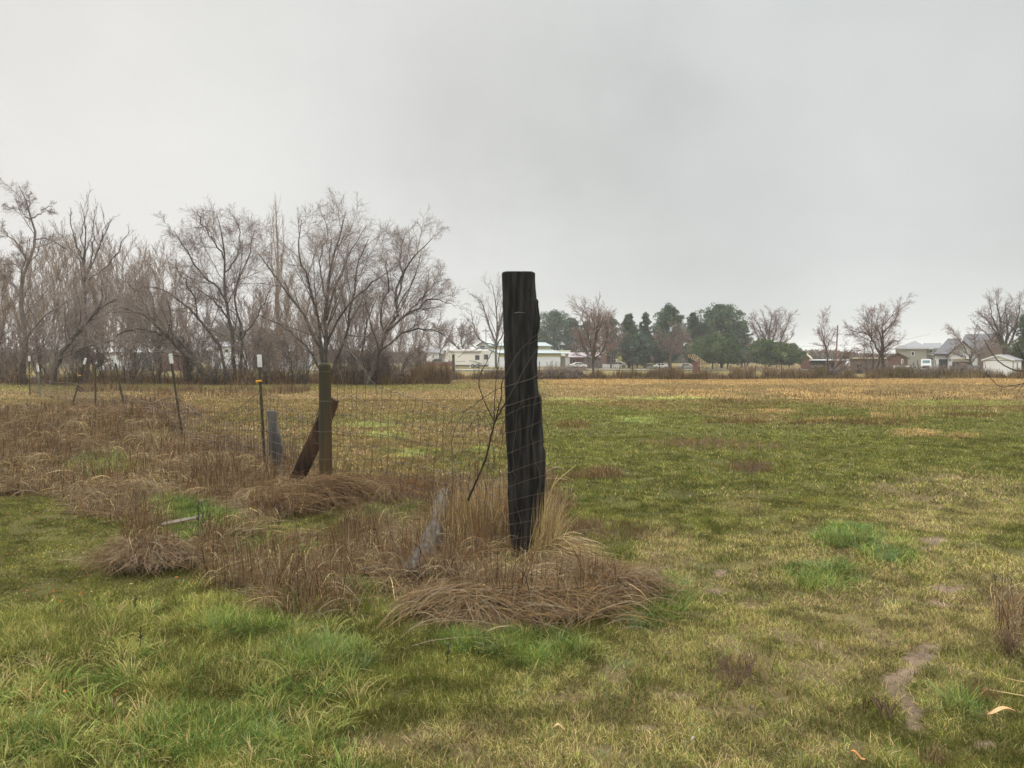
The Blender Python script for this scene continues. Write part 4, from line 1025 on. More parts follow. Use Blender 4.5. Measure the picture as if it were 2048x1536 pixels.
tree('bare_tree', 'upright two-trunked bare tree with a tall airy crown left of the spreading one', 'bare tree', [
    ([(468, 768), (466, 700), (459, 640), (451, 600), (450, 540), (447, 480), (436, 430)], 0, .14, .02), ([(480, 768), (484, 700), (480, 640), (470, 600), (476, 560), (498, 505), (508, 460)], 2, .11, .02),
    ([(452, 600), (432, 570), (402, 548), (382, 520), (362, 480), (338, 458)], -1, .08, .015), ([(458, 640), (430, 602), (398, 580), (370, 570)], 1.5, .07, .015), ([(450, 545), (470, 520), (480, 480), (470, 430)], 2, .06, .015),
    ([(449, 520), (420, 470), (400, 440), (396, 425)], -2, .06, .015), ([(483, 680), (510, 640), (530, 600), (545, 570)], -1, .06, .015)], 51, BIG, G1)
tree('bare_tree', 'bare tree whose heavy trunk leans far to the left over the brush', 'bare tree', [
    ([(412, 768), (398, 735), (355, 695), (318, 655), (290, 632), (250, 618), (225, 622)], -2, .17, .03), ([(392, 728), (370, 690), (330, 660), (310, 620), (300, 585), (270, 560)], 1, .10, .02), ([(330, 668), (290, 660), (255, 660), (215, 690)], -2, .08, .02),
    ([(452, 768), (442, 700), (410, 650), (370, 610), (330, 580), (296, 572), (265, 590)], 2, .12, .02), ([(395, 640), (390, 600), (370, 560), (350, 530)], -2, .06, .015), ([(300, 640), (285, 600), (262, 570), (240, 560)], 1, .06, .015)], 50.5, BIG, G1)
tree('bare_tree', 'tallest bare tree at the left edge, its trunk forking below a round crown', 'bare tree', [
    ([(46, 775), (48, 700), (46, 640), (42, 600), (46, 560), (60, 520), (68, 480), (65, 440), (52, 410), (36, 372)], 0, .20, .02), ([(42, 592), (20, 562), (-2, 540), (-30, 520)], 1.5, .12, .02), ([(58, 530), (45, 508), (22, 475), (0, 455)], -1, .08, .015),
    ([(66, 482), (90, 476), (122, 492), (150, 512)], 1, .06, .012), ([(63, 436), (82, 425), (102, 412), (115, 425)], 1, .05, .012), ([(60, 440), (40, 420), (15, 415), (0, 412)], -1, .05, .012), ([(48, 560), (35, 530), (10, 520)], 2, .05, .012), ([(52, 420), (60, 400), (50, 385)], 1, .04, .012)], 52, [dict(BIG[0], nch=9, lenf=.34), BIG[1], BIG[2]], G1, m_tr=M_barkgrey)
tree('bare_tree', 'dark crooked tree slanting right out of the brush near the left edge', 'bare tree', [
    ([(100, 772), (112, 735), (128, 700), (160, 660), (190, 625), (205, 590), (202, 560)], 1, .17, .02), ([(118, 720), (150, 705), (185, 690), (200, 698)], -1, .08, .02), ([(160, 660), (150, 620), (165, 580)], 2, .07, .015), ([(190, 628), (225, 600), (255, 595)], -1, .06, .015)], 49.8, BIG, G1)
tree('bare_tree', 'slim bare tree with stiff upright shoots rising above the pale thicket', 'bare tree', [
    ([(176, 772), (174, 640), (168, 560), (168, 500), (172, 450), (160, 402)], 0, .14, .015), ([(172, 560), (185, 500), (187, 450), (195, 405)], 1, .06, .012), ([(170, 540), (155, 490), (142, 450), (141, 415)], -1, .06, .012), ([(175, 550), (205, 480), (222, 440), (232, 430)], 2, .06, .012),
    ([(170, 520), (162, 470), (172, 430), (175, 400)], 1, .05, .012), ([(178, 560), (225, 520), (250, 475), (262, 460)], -1, .06, .012), ([(172, 545), (150, 510), (128, 480), (125, 440)], 2, .05, .012), ([(180, 540), (200, 490), (210, 440), (208, 425)], 0, .05, .012)], 60,
    [dict(nch=7, t0=.35, t1=.95, ang=.35, lenf=.28, rf=.6, k=6, wig=.06, trop=.12, rmin=.014), dict(nch=6, t0=.1, t1=1, ang=.5, lenf=.4, rf=.6, k=4, wig=.1, trop=.1, rmin=.01), dict(nch=3, t0=.2, t1=1, ang=.5, lenf=.5, rf=.6, k=3, wig=.1, trop=.05, rmin=.007)], G1)
tree('poplar', 'straight pale poplar standing far behind between the two large bare crowns', 'poplar', [
    ([(556, 768), (556, 600), (554, 500), (552, 400)], 0, .26, .02), ([(556, 600), (546, 540), (542, 470), (541, 430)], 0, .07, .012), ([(556, 590), (565, 520), (566, 450), (564, 430)], 1, .07, .012), ([(555, 540), (548, 480), (548, 410)], 1, .05, .012)], 78,
    [dict(nch=22, t0=.25, t1=.97, ang=.3, lenf=.17, rf=.35, k=6, wig=.05, trop=.14, rmin=.010), dict(nch=6, t0=.2, t1=1, ang=.3, lenf=.4, rf=.6, k=4, wig=.08, trop=.1, rmin=.007)], 'poplars and willows behind the left row', m_tr=M_twigpale, m_cr=M_twigpale)
# pale willow thicket: many upright whips
def whippy(px, top, hw, Y, nst, label, name='bare_willow', mt=None, dens=1.55, kind='bare willow', base_py=None, grp='pale willows behind the left row', tw=.015):
    mt = mt or M_twigpale; st = []
    bp = project(0, Y, tz((px - 1024) / FPX * Y, Y))[1]
    for i in range(nst):
        a = -1 + 2 * (i + rng.uniform(0, 1)) / nst; tx = px + a * hw; ty = top + (bp - top) * (.10 * rng.uniform(0, 1) + .38 * a * a)
        bx = px + a * hw * .18
        st.append(([(bx, bp + 2), (bx + (tx - bx) * .45, bp - (bp - ty) * .35), (bx + (tx - bx) * .8, bp - (bp - ty) * .7), (tx, ty)], rng.uniform(-1, 1) * hw / FPX * Y * .8, .055 * rng.uniform(.7, 1.2), .012))
    return tree(name, label, kind, st, Y, [dict(nch=int(12 * dens), t0=.15, t1=.97, ang=.42, lenf=.34, rf=.5, k=6, wig=.09, trop=.10, rmin=tw * 1.3), dict(nch=int(9 * dens), t0=.1, t1=1, ang=.42, lenf=.45, rf=.6, k=4, wig=.1, trop=.1, rmin=tw), dict(nch=4, t0=.1, t1=1, ang=.4, lenf=.5, rf=.7, k=3, wig=.1, trop=.08, rmin=tw * .8)], grp, m_tr=mt, m_cr=mt, wob=.08)
for k_, (px, top, hw, Y, lab) in enumerate([
    (-10, 530, 95, 63, 'pale brushy willow cut by the left edge of the picture'), (95, 485, 85, 66, 'pale willow thicket just right of the tallest left tree'), (165, 480, 95, 70, 'tan willow mass behind the stiff upright shoots'),
    (235, 488, 85, 64, 'tan willow at the right shoulder of the pale thicket'), (305, 510, 75, 68, 'pale willow closing the thicket on its right'), (385, 590, 60, 72, 'low pale willow seen under the leaning trunk'),
    (560, 560, 60, 66, 'tan willow below the straight poplar'), (620, 590, 60, 75, 'pale low willow left of the trunks behind the round post'), (705, 570, 60, 70, 'pale willow between the spreading tree and the right-leaning tree'), (790, 600, 60, 76, 'faint willow behind the right-leaning tree'), (500, 600, 50, 78, 'faint grey willow behind the two-trunked tree')]):
    whippy(px, top, hw * 1.15, Y, 10 if hw > 65 else 8, lab, mt=M_twigpale if k_ not in (5, 8, 9, 10) else M_twig)
# understorey shrubs
def shrub(px, top, hw, Y, label, mt=None, n=11, name='bare_shrub', grp='leafless shrubs under the left trees', d2=8, d3=5, tw=.009):
    st = []; x0 = (px - 1024) / FPX * Y; bp = project(0, Y, tz(x0, Y))[1]
    for i in range(n):
        a = rng.uniform(-1, 1); tx = px + a * hw; ty = top + (bp - top) * rng.uniform(0, .45); bx = px + a * hw * .35
        st.append(([(bx, bp + 3), (bx + (tx - bx) * .3, bp - (bp - ty) * .45), (bx + (tx - bx) * .7, bp - (bp - ty) * .8), (tx, ty)], rng.uniform(-1.2, 1.2), .03, .008))
    return tree(name, label, 'shrub', st, Y, [dict(nch=9, t0=.1, t1=1, ang=.6, lenf=.42, rf=.6, k=5, wig=.18, trop=.03, rmin=tw * 1.4), dict(nch=d2, t0=.05, t1=1, ang=.7, lenf=.5, rf=.6, k=4, wig=.2, trop=.02, rmin=tw), dict(nch=d3, t0=.1, t1=1, ang=.6, lenf=.5, rf=.7, k=3, wig=.2, trop=0, rmin=tw * .8)], grp, m_tr=M_bark, m_cr=mt or M_twig, wob=.06)
SHR = [(-15, 640, 55, 51, 'dark tangled shrub at the very left edge'), (35, 660, 50, 50.3, 'dense shrub at the foot of the tallest left tree'), (90, 630, 50, 53, 'brushy shrub left of the dark crooked tree'), (150, 640, 50, 51.5, 'tangled shrub behind the tilted T-post'),
       (205, 650, 45, 52.5, 'purplish shrub above the strongly leaning T-post'), (262, 640, 50, 51, 'low spreading shrub left of the heavy leaning trunk'), (322, 650, 45, 52, 'shrub tucked under the heavy leaning trunk'), (375, 660, 45, 51.5, 'dark shrub at the root of the heavy leaning trunk'),
       (430, 670, 45, 50.5, 'shrub between the leaning trunk and the two-trunked tree'), (505, 660, 45, 51, 'matted shrub right of the two-trunked tree'), (548, 670, 45, 52.5, 'brown shrub behind the white capped nearest T-post'), (600, 660, 45, 51, 'shrub left of the round post top'),
       (690, 660, 45, 51, 'reddish shrub right of the round post top'), (735, 700, 35, 50.5, 'low dark shrub at the foot of the right-leaning tree'), (785, 690, 40, 51.5, 'twiggy shrub under the low arching limb'), (830, 640, 38, 60, 'reddish sapling clump in front of the brown gabled shed')]
for k_, (px, top, hw, Y, lab) in enumerate(SHR): shrub(px, top, hw, Y, lab, mt=(M_twig, M_twigred, M_twig)[k_ % 3])
# dead snag (broken trunk) and trees farther right
tree('bare_tree', 'bare tree with a narrow fan crown just left of the top of the black post', 'bare tree', [
    ([(992, 742), (993, 690), (994, 650), (990, 600), (985, 570)], 0, .24, .03), ([(992, 690), (975, 640), (960, 600), (950, 590)], 2, .2, .03), ([(993, 680), (1005, 630), (1015, 590), (1020, 575)], -2, .2, .03), ([(990, 690), (960, 680), (945, 640), (941, 620)], 3, .16, .03), ([(995, 690), (1020, 640), (1040, 610)], 2, .16, .03),
    ([(988, 695), (950, 695), (932, 670), (925, 660)], -2, .12, .03)], 145, [dict(nch=11, t0=.2, t1=1, ang=.5, lenf=.4, rf=.5, k=6, wig=.1, trop=.06, rmin=.03), dict(nch=8, t0=.1, t1=1, ang=.6, lenf=.45, rf=.6, k=4, wig=.12, trop=.05, rmin=.02), dict(nch=6, t0=.1, t1=1, ang=.6, lenf=.5, rf=.6, k=3, wig=.1, trop=.03, rmin=.014)], 'bare trees around the far houses', m_tr=M_bark)
FAR = [dict(nch=13, t0=.18, t1=1, ang=.5, lenf=.42, rf=.5, k=6, wig=.12, trop=.04), dict(nch=11, t0=.1, t1=1, ang=.65, lenf=.52, rf=.6, k=4, wig=.14, trop=.02), dict(nch=11, t0=.1, t1=1, ang=.6, lenf=.55, rf=.6, k=4, wig=.12, trop=.0)]
def far(Y, s=1.0): return [dict(l, rmin=q * Y / 100 * s) for l, q in zip(FAR, (.020, .013, .0095))]
GF = 'bare trees around the far houses'
tree('bare_tree', 'slim-trunked reddish bare tree on the far fence line right of the brush tangle', 'bare tree', [
    ([(1187, 757), (1187, 730), (1189, 690), (1195, 655), (1198, 630)], 0, .14, .02), ([(1187, 722), (1180, 690), (1170, 655), (1158, 625)], 1, .07, .015), ([(1188, 722), (1205, 700), (1215, 670), (1213, 640)], -1, .07, .015), ([(1187, 715), (1172, 700), (1158, 670), (1150, 650)], 1, .06, .015), ([(1189, 715), (1215, 705), (1232, 690)], 1, .05, .015), ([(1188, 700), (1190, 660), (1182, 625)], -1, .05, .015)], 70, far(70), GF, m_cr=M_twigred, wob=.04)
tree('bare_tree', 'reddish bare tree in front of the brown brick house left of its chimney wall', 'bare tree', [([(1178, 738), (1176, 715), (1165, 690), (1158, 670)], 0, .14, .03), ([(1177, 718), (1190, 690), (1196, 660)], 1, .1, .03), ([(1177, 715), (1150, 705), (1146, 690)], 1, .08, .03)], 138, far(138), GF, m_cr=M_twigred)
tree('bare_tree', 'dull red bare tree among the pines right of the chimney wall', 'bare tree', [([(1228, 738), (1228, 710), (1222, 670), (1220, 645)], 0, .2, .03), ([(1228, 705), (1240, 680), (1243, 655)], 2, .14, .03), ([(1228, 708), (1210, 685), (1205, 660)], -2, .14, .03)], 142, far(142, 1.2), GF, m_cr=M_twigred)
tree('bare_tree', 'purplish round bare tree in front of the two tall pines beside the light pole', 'bare tree', [([(1338, 738), (1340, 710), (1342, 680), (1345, 655)], 0, .25, .03), ([(1339, 705), (1360, 680), (1370, 660)], 2, .15, .03), ([(1339, 708), (1322, 690), (1318, 665)], -2, .15, .03), ([(1339, 712), (1372, 700), (1380, 680)], 1, .12, .03)], 132, far(132, 1.3), GF, m_cr=M_twigred)
tree('bare_tree', 'small reddish forked tree between the two wide green junipers', 'bare tree', [([(1491, 738), (1488, 722), (1480, 700), (1478, 690)], 0, .14, .03), ([(1492, 738), (1496, 722), (1502, 700), (1500, 688)], 1, .14, .03), ([(1489, 722), (1470, 706), (1468, 700)], 1, .1, .03)], 131, far(131, 1.3), GF, m_cr=M_twigred)
tree('bare_tree', 'wide fan-shaped bare tree rising behind the right junipers', 'bare tree', [([(1540, 735), (1538, 690), (1540, 650), (1545, 628)], 0, .35, .04), ([(1539, 695), (1552, 660), (1558, 630)], 2, .2, .04), ([(1538, 695), (1522, 660), (1512, 640)], -2, .22, .04), ([(1552, 730), (1558, 690), (1572, 655), (1580, 635)], 1, .22, .04), ([(1524, 730), (1522, 690), (1510, 660), (1505, 645)], 1, .2, .04), ([(1540, 680), (1530, 650), (1528, 630)], 2, .15, .04), ([(1556, 690), (1582, 675), (1588, 660)], -2, .12, .04)], 165, far(165), GF, m_cr=M_twigred)
tree('bare_tree', 'broad bare tree with drooping twigs in front of the grey house', 'bare tree', [([(1764, 752), (1766, 720), (1765, 685), (1766, 650), (1782, 635), (1790, 620)], 0, .16, .02), ([(1765, 718), (1750, 690), (1740, 672), (1720, 665), (1700, 662)], 1, .12, .02), ([(1745, 752), (1747, 720), (1743, 690), (1744, 650), (1745, 625)], 1, .07, .02), ([(1750, 752), (1760, 715), (1764, 680), (1752, 655), (1745, 640)], -1, .08, .02),
    ([(1766, 700), (1785, 684), (1802, 680)], -1, .07, .02), ([(1765, 665), (1790, 640), (1800, 610)], 1, .07, .02), ([(1736, 752), (1732, 715), (1728, 690)], 1, .05, .02), ([(1740, 670), (1728, 650), (1735, 625)], 1, .05, .02)], 72, [dict(l, trop=-.05 if i else .02) for i, l in enumerate(far(72))], GF, m_cr=M_twigred, wob=.04)
tree('bare_tree', 'small two-armed bare tree beside the reddish utility pole', 'bare tree', [([(1656, 754), (1655, 715), (1650, 690), (1645, 665), (1641, 650)], 0, .10, .02), ([(1653, 700), (1660, 680), (1672, 665)], 1, .05, .015), ([(1658, 748), (1680, 725), (1690, 710), (1710, 700)], -1, .07, .015), ([(1651, 692), (1636, 690), (1628, 685)], 1, .04, .015), ([(1658, 748), (1690, 735), (1705, 712)], 1, .05, .015)], 71, far(71), GF, m_cr=M_twigred, wob=.03)
tree('bare_tree', 'dark vase-shaped bare tree towering over the white garage roof', 'bare tree', [([(2008, 740), (2008, 705), (2004, 670), (1998, 630), (1992, 605)], 0, .3, .03), ([(2007, 705), (1992, 665), (1975, 640), (1955, 622)], 2, .18, .03), ([(2009, 700), (2015, 660), (2012, 625), (2010, 608)], 1, .2, .03), ([(2010, 705), (2030, 665), (2038, 630), (2040, 610)], -2, .18, .03), ([(2005, 690), (1985, 680), (1965, 660), (1950, 650)], 1, .14, .03), ([(2010, 690), (2030, 650), (2050, 640), (2060, 625)], 2, .14, .03), ([(2007, 695), (1988, 640), (1980, 610)], -1, .14, .03)], 108, far(108), GF)
tree('bare_tree', 'low crooked bare tree in front of the white garage gable', 'bare tree', [([(1944, 742), (1940, 715), (1925, 690), (1912, 668)], 0, .12, .02), ([(1941, 718), (1950, 690), (1948, 665)], 1, .1, .02), ([(1942, 722), (1922, 712), (1905, 705)], -1, .08, .02), ([(1942, 725), (1965, 700), (1985, 685)], 1, .08, .02)], 98, far(98), GF)
tree('bare_tree', 'misty reddish bare tree behind the white travel trailer', 'bare tree', [([(925, 735), (925, 700), (922, 675), (925, 655)], 0, .25, .03), ([(925, 705), (945, 680), (955, 670)], 1, .15, .03), ([(925, 705), (905, 685), (895, 668)], -1, .15, .03), ([(925, 700), (935, 670), (940, 650)], 1, .12, .03)], 185, far(185, 1.3), GF, m_cr=M_twigred)
tree('bare_tree', 'misty bare tree behind the tan garage left of the trailer', 'bare tree', [([(880, 735), (880, 700), (878, 670), (874, 650)], 0, .22, .03), ([(880, 705), (895, 680), (903, 660)], 1, .13, .03), ([(880, 705), (860, 685), (850, 668)], -1, .13, .03)], 195, far(195, 1.2), GF, m_cr=M_twigred)
tree('bare_tree', 'pale bare treetop rising behind the left pines', 'bare tree', [([(1185, 735), (1183, 660), (1175, 630), (1160, 612)], 0, .2, .03), ([(1184, 665), (1195, 635), (1200, 615)], 1, .12, .03), ([(1184, 660), (1215, 640), (1225, 628)], 1, .1, .03), ([(1184, 660), (1188, 630), (1186, 610)], 1, .1, .03)], 155, far(155, .9), GF, m_cr=M_twigpale)
shrub(1130, 737, 42, 67, 'large rounded tangle of brown brush on the far fence line right of the black post', mt=M_twig, n=26, name='brush_heap', grp='brush on the far fence line', d2=9, d3=6)
shrub(1115, 742, 30, 66.5, 'lower left shoulder of the brown brush tangle beside the black post', mt=M_twig, n=14, name='brush_heap', grp='brush on the far fence line')
for px, top, hw, lab in ((1485, 738, 22, 'orange tan dry bush on the far fence line under the small forked tree'), (1545, 736, 26, 'wider orange tan dry bush on the far fence line under the junipers'), (1585, 742, 16, 'small tan dry bush right of the wider orange one')):
    r_ = shrub(px, top, hw, 71.5, lab, mt=mat('tan_dry_twig', (.33, .22, .12), (.27, .17, .09), 3, .85), n=16, name='dry_bush', grp='brush on the far fence line', d2=8, d3=6, tw=.012)
for px, top, hw, lab in ((1665, 737, 22, 'dark bush at the foot of the small two-armed tree'), (1745, 728, 34, 'dark bush clump at the feet of the broad drooping tree'), (1800, 733, 34, 'dark bush right of the broad drooping tree'), (1850, 735, 28, 'brown bush in front of the pale parked jeep'), (1900, 735, 30, 'brown bush before the dark garage doors'), (1940, 737, 26, 'brown bush left of the white shed')):
    shrub(px, top, hw, 73, lab, mt=M_twig, n=14, name='hedge_bush', grp='bushes before the right houses', d2=8, d3=6, tw=.011)

# ------------------------------------------------------------------ evergreens
def evergreen(px, top, hw, Y, label, kind='pine', base_hide=.12, prof=None, nb=150, q=.26, cols=('pine', 'pine2', 'pine3'), per=70, name='pine_tree', droop=-.1, grp='pines along the road', upw=.25):
    x0 = (px - 1024) / FPX * Y; z0 = tz(x0, Y); zt = at(px, top, Y).z; H = zt - z0; Rm = hw / FPX * Y
    root = thing(name, label, kind + ' tree', (x0, Y, z0), grp)
    prof = prof or [(0, .35), (.12, .85), (.35, 1), (.6, .8), (.8, .5), (.93, .25), (1, .04)]
    pz = np.array([p[0] for p in prof]); pr = np.array([p[1] for p in prof])
    ga = 2.4; parts = []; cl = []
    nb = int(nb * .8)
    for i in range(nb):
        f = base_hide + (1 - base_hide) * ((i + rng.uniform(0, 1)) / nb) ** .92; a = i * ga + rng.normal(0, .3)
        rr = Rm * np.interp((f - base_hide) / (1 - base_hide), pz, pr) * rng.uniform(.42, 1.28) * (1 + .25 * math.sin(a * 2 + px) * (1 - f))
        b = np.array([x0, Y, z0 + f * H * .985]); e = b + np.array([math.cos(a) * rr, math.sin(a) * rr, rr * (upw + droop * (1 - f))])
        parts.append(tubes(np.stack([b, (b + e) / 2 + [0, 0, -.04 * rr], e])[None], np.array([[.05, .035, .015]]) * H / 9, 3))
        for s_ in (.45, .72, 1.0):
            if s_ < .7 and rng.uniform() < .3: continue
            cl.append((b + (e - b) * s_ + rng.normal(0, .07 * Rm, 3), Rm * rng.uniform(.09, .26) * (1.1 - .3 * f)))
    for s_ in range(5): cl.append((np.array([x0, Y, zt - .12 * H * s_ / 5 - .15]), .10 * Rm * (1 + s_ * .3)))
    parts.append(tubes(np.array([[x0, Y, z0 - .2], [x0 + .05, Y, z0 + H * .5], [x0, Y, zt - .2]])[None], np.array([[.028, .018, .004]]) * H, 8))
    V, F, _ = join_np(parts); put('trunk', mesh_np('trunk', V, F), M_bark, root)
    cc = np.array([c[0] for c in cl]); cr = np.array([c[1] for c in cl]); n = len(cc) * per
    ci = np.repeat(np.arange(len(cc)), per)
    dv_ = rng.normal(0, 1, (n, 3)); dv_ /= np.linalg.norm(dv_, axis=1, keepdims=True); rad = rng.uniform(.35, 1, n) ** .6
    pos = cc[ci] + dv_ * (rad * cr[ci])[:, None] * np.array([1, 1, .75])
    nd = dv_ + rng.normal(0, .5, (n, 3)) + [0, 0, .5]; nd /= np.linalg.norm(nd, axis=1, keepdims=True)
    sd_ = np.cross(nd, rng.normal(0, 1, (n, 3))); sd_ /= np.linalg.norm(sd_, axis=1, keepdims=True)
    L_ = q * rng.uniform(.6, 1.3, n)[:, None]; W_ = q * .28
    V = np.stack([pos - sd_ * W_, pos + sd_ * W_, pos + nd * L_], 1).reshape(-1, 3); F = np.arange(n * 3).reshape(n, 3)
    base_c = np.array([PINE[c] for c in cols]); k_ = rng.integers(0, len(cols), len(cc)); c_ = base_c[k_][ci]
    c_ = c_ * rng.uniform(.7, 1.35, (len(cc), 1))[ci] * rng.uniform(.75, 1.3, (n, 1))
    put('crown', mesh_np('crown', V, [F], np.repeat(np.clip(c_, 0, 1), 3, 0)), M_leaf, root)
    return root
PINE = dict(pine=(.06, .10, .05), pine2=(.042, .08, .04), pine3=(.09, .125, .06), jun=(.07, .11, .035), jun2=(.11, .14, .045), jun3=(.045, .08, .03), bl=(.065, .105, .07), ol=(.11, .12, .05))
RND = [(0, .5), (.15, .9), (.45, 1), (.7, .88), (.88, .6), (1, .2)]
for px, top, hw, Y, pr, nb, lab in (
    (1108, 625, 38, 184, RND, 150, 'blue green pine just right of the black post'), (1142, 638, 24, 186, RND, 110, 'smaller pine tucked right of the one by the black post'),
    (1080, 660, 22, 188, RND, 80, 'low pine showing past the edge of the black post'), (1173, 645, 20, 182, None, 80, 'dark pine behind the red bare tree'), (1222, 640, 22, 154, RND, 90, 'pine behind the chimney wall'),
    (1258, 631, 24, 146, None, 120, 'pointed pine, left one of the pair right of the red tree'), (1290, 627, 16, 148, None, 90, 'slim pointed pine, right one of the pair'),
    (1275, 672, 34, 144, RND, 120, 'low dark pine at the feet of the pointed pair'), (1338, 615, 40, 145, [(0, .6), (.3, 1), (.55, .85), (.8, .5), (1, .1)], 190, 'tall broad pine behind the purplish tree'),
    (1386, 627, 24, 148, None, 110, 'pine between the two tallest pines'), (1318, 655, 20, 147, RND, 70, 'dark low pine left of the tall broad one'),
    (1443, 615, 48, 148, [(0, .55), (.3, .95), (.55, 1), (.8, .78), (.93, .45), (1, .15)], 210, 'largest rounded pine rising over the junipers'), (1483, 645, 22, 150, RND, 80, 'small loose pine at the right shoulder of the largest one'), (1405, 650, 26, 150, RND, 90, 'dark pine filling the gap left of the largest one')):
    evergreen(px, top, hw, Y, lab, prof=pr, nb=nb, base_hide=.14 if hw > 30 else .1, cols=('pine', 'pine2', 'pine3', 'bl'), per=60, q=.30)
WIDE = [(0, .75), (.2, 1), (.5, .95), (.8, .7), (1, .3)]
for px, top, hw, Y, lab in ((1425, 674, 44, 128, 'wide low juniper left of the small forked tree'), (1455, 680, 26, 127, 'right lobe juniper beside the small forked tree'), (1530, 684, 32, 127, 'wide green juniper right of the small forked tree'), (1578, 692, 28, 126, 'dark juniper at the right end of the evergreen row'), (1553, 688, 26, 129, 'juniper in the middle of the right group')):
    evergreen(px, top, hw, Y, lab, kind='juniper', prof=WIDE, nb=130, base_hide=.22, cols=('jun', 'jun2', 'jun3'), per=64, q=.24, name='juniper', droop=.2, grp='junipers along the road', upw=.1)
evergreen(2060, 622, 34, 102, 'dark pine cut by the right edge behind the white shed', nb=140, cols=('pine2', 'pine', 'ol'), per=60, q=.24, grp='pines along the road')
evergreen(2040, 690, 18, 104, 'low dark evergreen beside the white shed at the right edge', nb=70, cols=('pine2', 'pine'), per=50, q=.22, grp='pines along the road')
for px, top, hw, lab in ((455, 655, 40, 'far dark evergreen behind the two-trunked tree'), (530, 662, 34, 'far evergreen below the poplar'), (330, 668, 30, 'far evergreen under the heavy leaning trunk')):
    evergreen(px, top, hw, 170, lab, prof=RND, nb=80, per=40, q=.4, cols=('bl', 'pine'), grp='far evergreens behind the left trees')
# ------------------------------------------------------------------ far field fences, road, buildings, vehicles
M_fw = mat('fence_wood_dark', (.075, .06, .048), (.05, .04, .032), 6, .85)
M_fwr = mat('fence_wood_red', (.13, .075, .055), (.09, .055, .045), 6, .85)
M_steel = mat('dark_steel', (.05, .045, .035), (.08, .05, .03), 6, .7)
def far_post(px, pt, pb, Y, label, w_=.09, m=None, tilt=0, topx=None, grp='posts along the far field fence', r=True):
    x0 = (px - 1024) / FPX * Y; z0 = tz(x0, Y); zt = at(px, pt, Y).z; dx = 0 if topx is None else (topx - px) / FPX * Y
    mb = MB()
    n = 9 if r else 4; H = zt - z0
    mb.tube([(0, 0, -.2), (dx * .5, .01, H * .5), (dx, 0, H)], [w_ * .55, w_ * .52, w_ * .47], n)
    mb.tube([(dx, 0, H), (dx, 0, H + .015)], [w_ * .47, w_ * .3], n)
    for q in range(3): mb.tube([(dx * (q + 1) / 4 - w_ * .56, -w_ * .1, H * (q + 1) / 4), (dx * (q + 1) / 4 + w_ * .56, -w_ * .1, H * (q + 1) / 4)], .008, 4)
    o = mb.build('field_fence_post', m or M_fw, loc=(x0, Y, z0)); return tag(o, label, 'fence post', grp)
far_post(907, 709, 760, 64, 'stout dark wooden post standing alone left of the travel trailer', .24, M_fw)
far_post(846, 712, 763, 63, 'dark post leaning left at the right end of the tree row', .2, M_fw, topx=838)
far_post(785, 735, 762, 60, 'thin broken post in the brush under the low arching limb', .08, M_fw, topx=781)
FP = [(958, 725, 'thin steel post in front of the travel trailer'), (1079, 723, 'thin post peeking out right of the black post'), (1265, 729, 'wooden fence post right of the slim red tree'), (1319, 727, 'steel post with white tip first right of the wooden one'), (1366, 726, 'steel post with white tip second right of the wooden one'),
      (1398, 718, 'taller dark post in front of the yellow hay rake'), (1460, 730, 'fence post under the wide low juniper'), (1511, 731, 'fence post left of the wide orange dry bush'), (1563, 727, 'fence post in the right part of the wide orange dry bush'), (1632, 732, 'fence post left of the small two-armed tree'), (1599, 736, 'short post between the orange bush and the small tree'), (1239, 738, 'short stake left of the wooden fence post')]
for px, pt, lab in FP: far_post(px, pt, 757, 69 if px > 1100 else 66, lab, .14 if px == 1265 else .075, M_fw if px in (1265, 1398) else M_steel)
# strands of the far fence
root = thing('field_fence_wire', 'thin wire strands strung between the far field fence posts', 'wire fence', (8, 69, tz(8, 69)))
for h in (.45, .85, 1.15):
    xs = np.linspace(-3, 28, 60); P = np.stack([xs, np.full(60, 69.05), terrain(xs, np.full(60, 69.0)) + h + .03 * np.sin(xs * 2.1)], 1)
    V, F = tubes(P[None], np.full((1, 60), .006), 4); put('strand', mesh_np('strand', V, F), M_wire, root)

# road: a pale wet strip beyond the pasture
M_road = mat('wet_pale_asphalt', (.30, .31, .30), (.22, .225, .22), .8, .25, spec=.6)
xs = np.linspace(-40, 160, 100); V = []; 
for x_ in xs: V += [(x_, 118 + .03 * x_, -.79 + .10), (x_, 125.5 + .03 * x_, -.79 + .12)]
V = np.array(V); V[:, 2] = np.maximum(V[:, 2], terrain(V[:, 0], V[:, 1]) + .03); i = np.arange(99) * 2; F = np.stack([i, i + 2, i + 3, i + 1], 1)
o = put('road', mesh_np('road', V, [F], smooth=True), M_road); tag(o, kind='structure')

def P_(name, c, c2=None, **k): return mat(name, c, c2 or tuple(q * .85 for q in c), k.pop('scale', 3), k.pop('rough', .7), **k)
W_white = P_('white_siding', (.80, .82, .83), (.73, .75, .76), scale=1.2, stretch=(.2, .2, 6)); W_cream = P_('cream_siding', (.55, .48, .30)); W_yellow = P_('pale_yellow_trim', (.52, .48, .22)); W_teal = P_('teal_metal_roof', (.26, .30, .30), (.31, .35, .355), rough=.4)
W_green = P_('dark_green_trim', (.04, .075, .06)); W_olive = P_('olive_tan_siding', (.20, .19, .13)); W_brick = P_('brown_brick', (.17, .115, .095), scale=8); W_red = P_('red_brick', (.20, .07, .05), (.13, .05, .04), scale=5); W_greyroof = P_('grey_shingle', (.17, .17, .18), (.13, .13, .14), scale=8)
W_darkroof = P_('dark_shingle', (.045, .045, .052), (.07, .07, .08), scale=8); W_sage = P_('sage_grey_siding', (.30, .30, .25), scale=1.2, stretch=(.2, .2, 6)); W_glass = P_('dark_glass', (.035, .04, .045), rough=.15); W_black = P_('black_door', (.02, .022, .024), rough=.4)
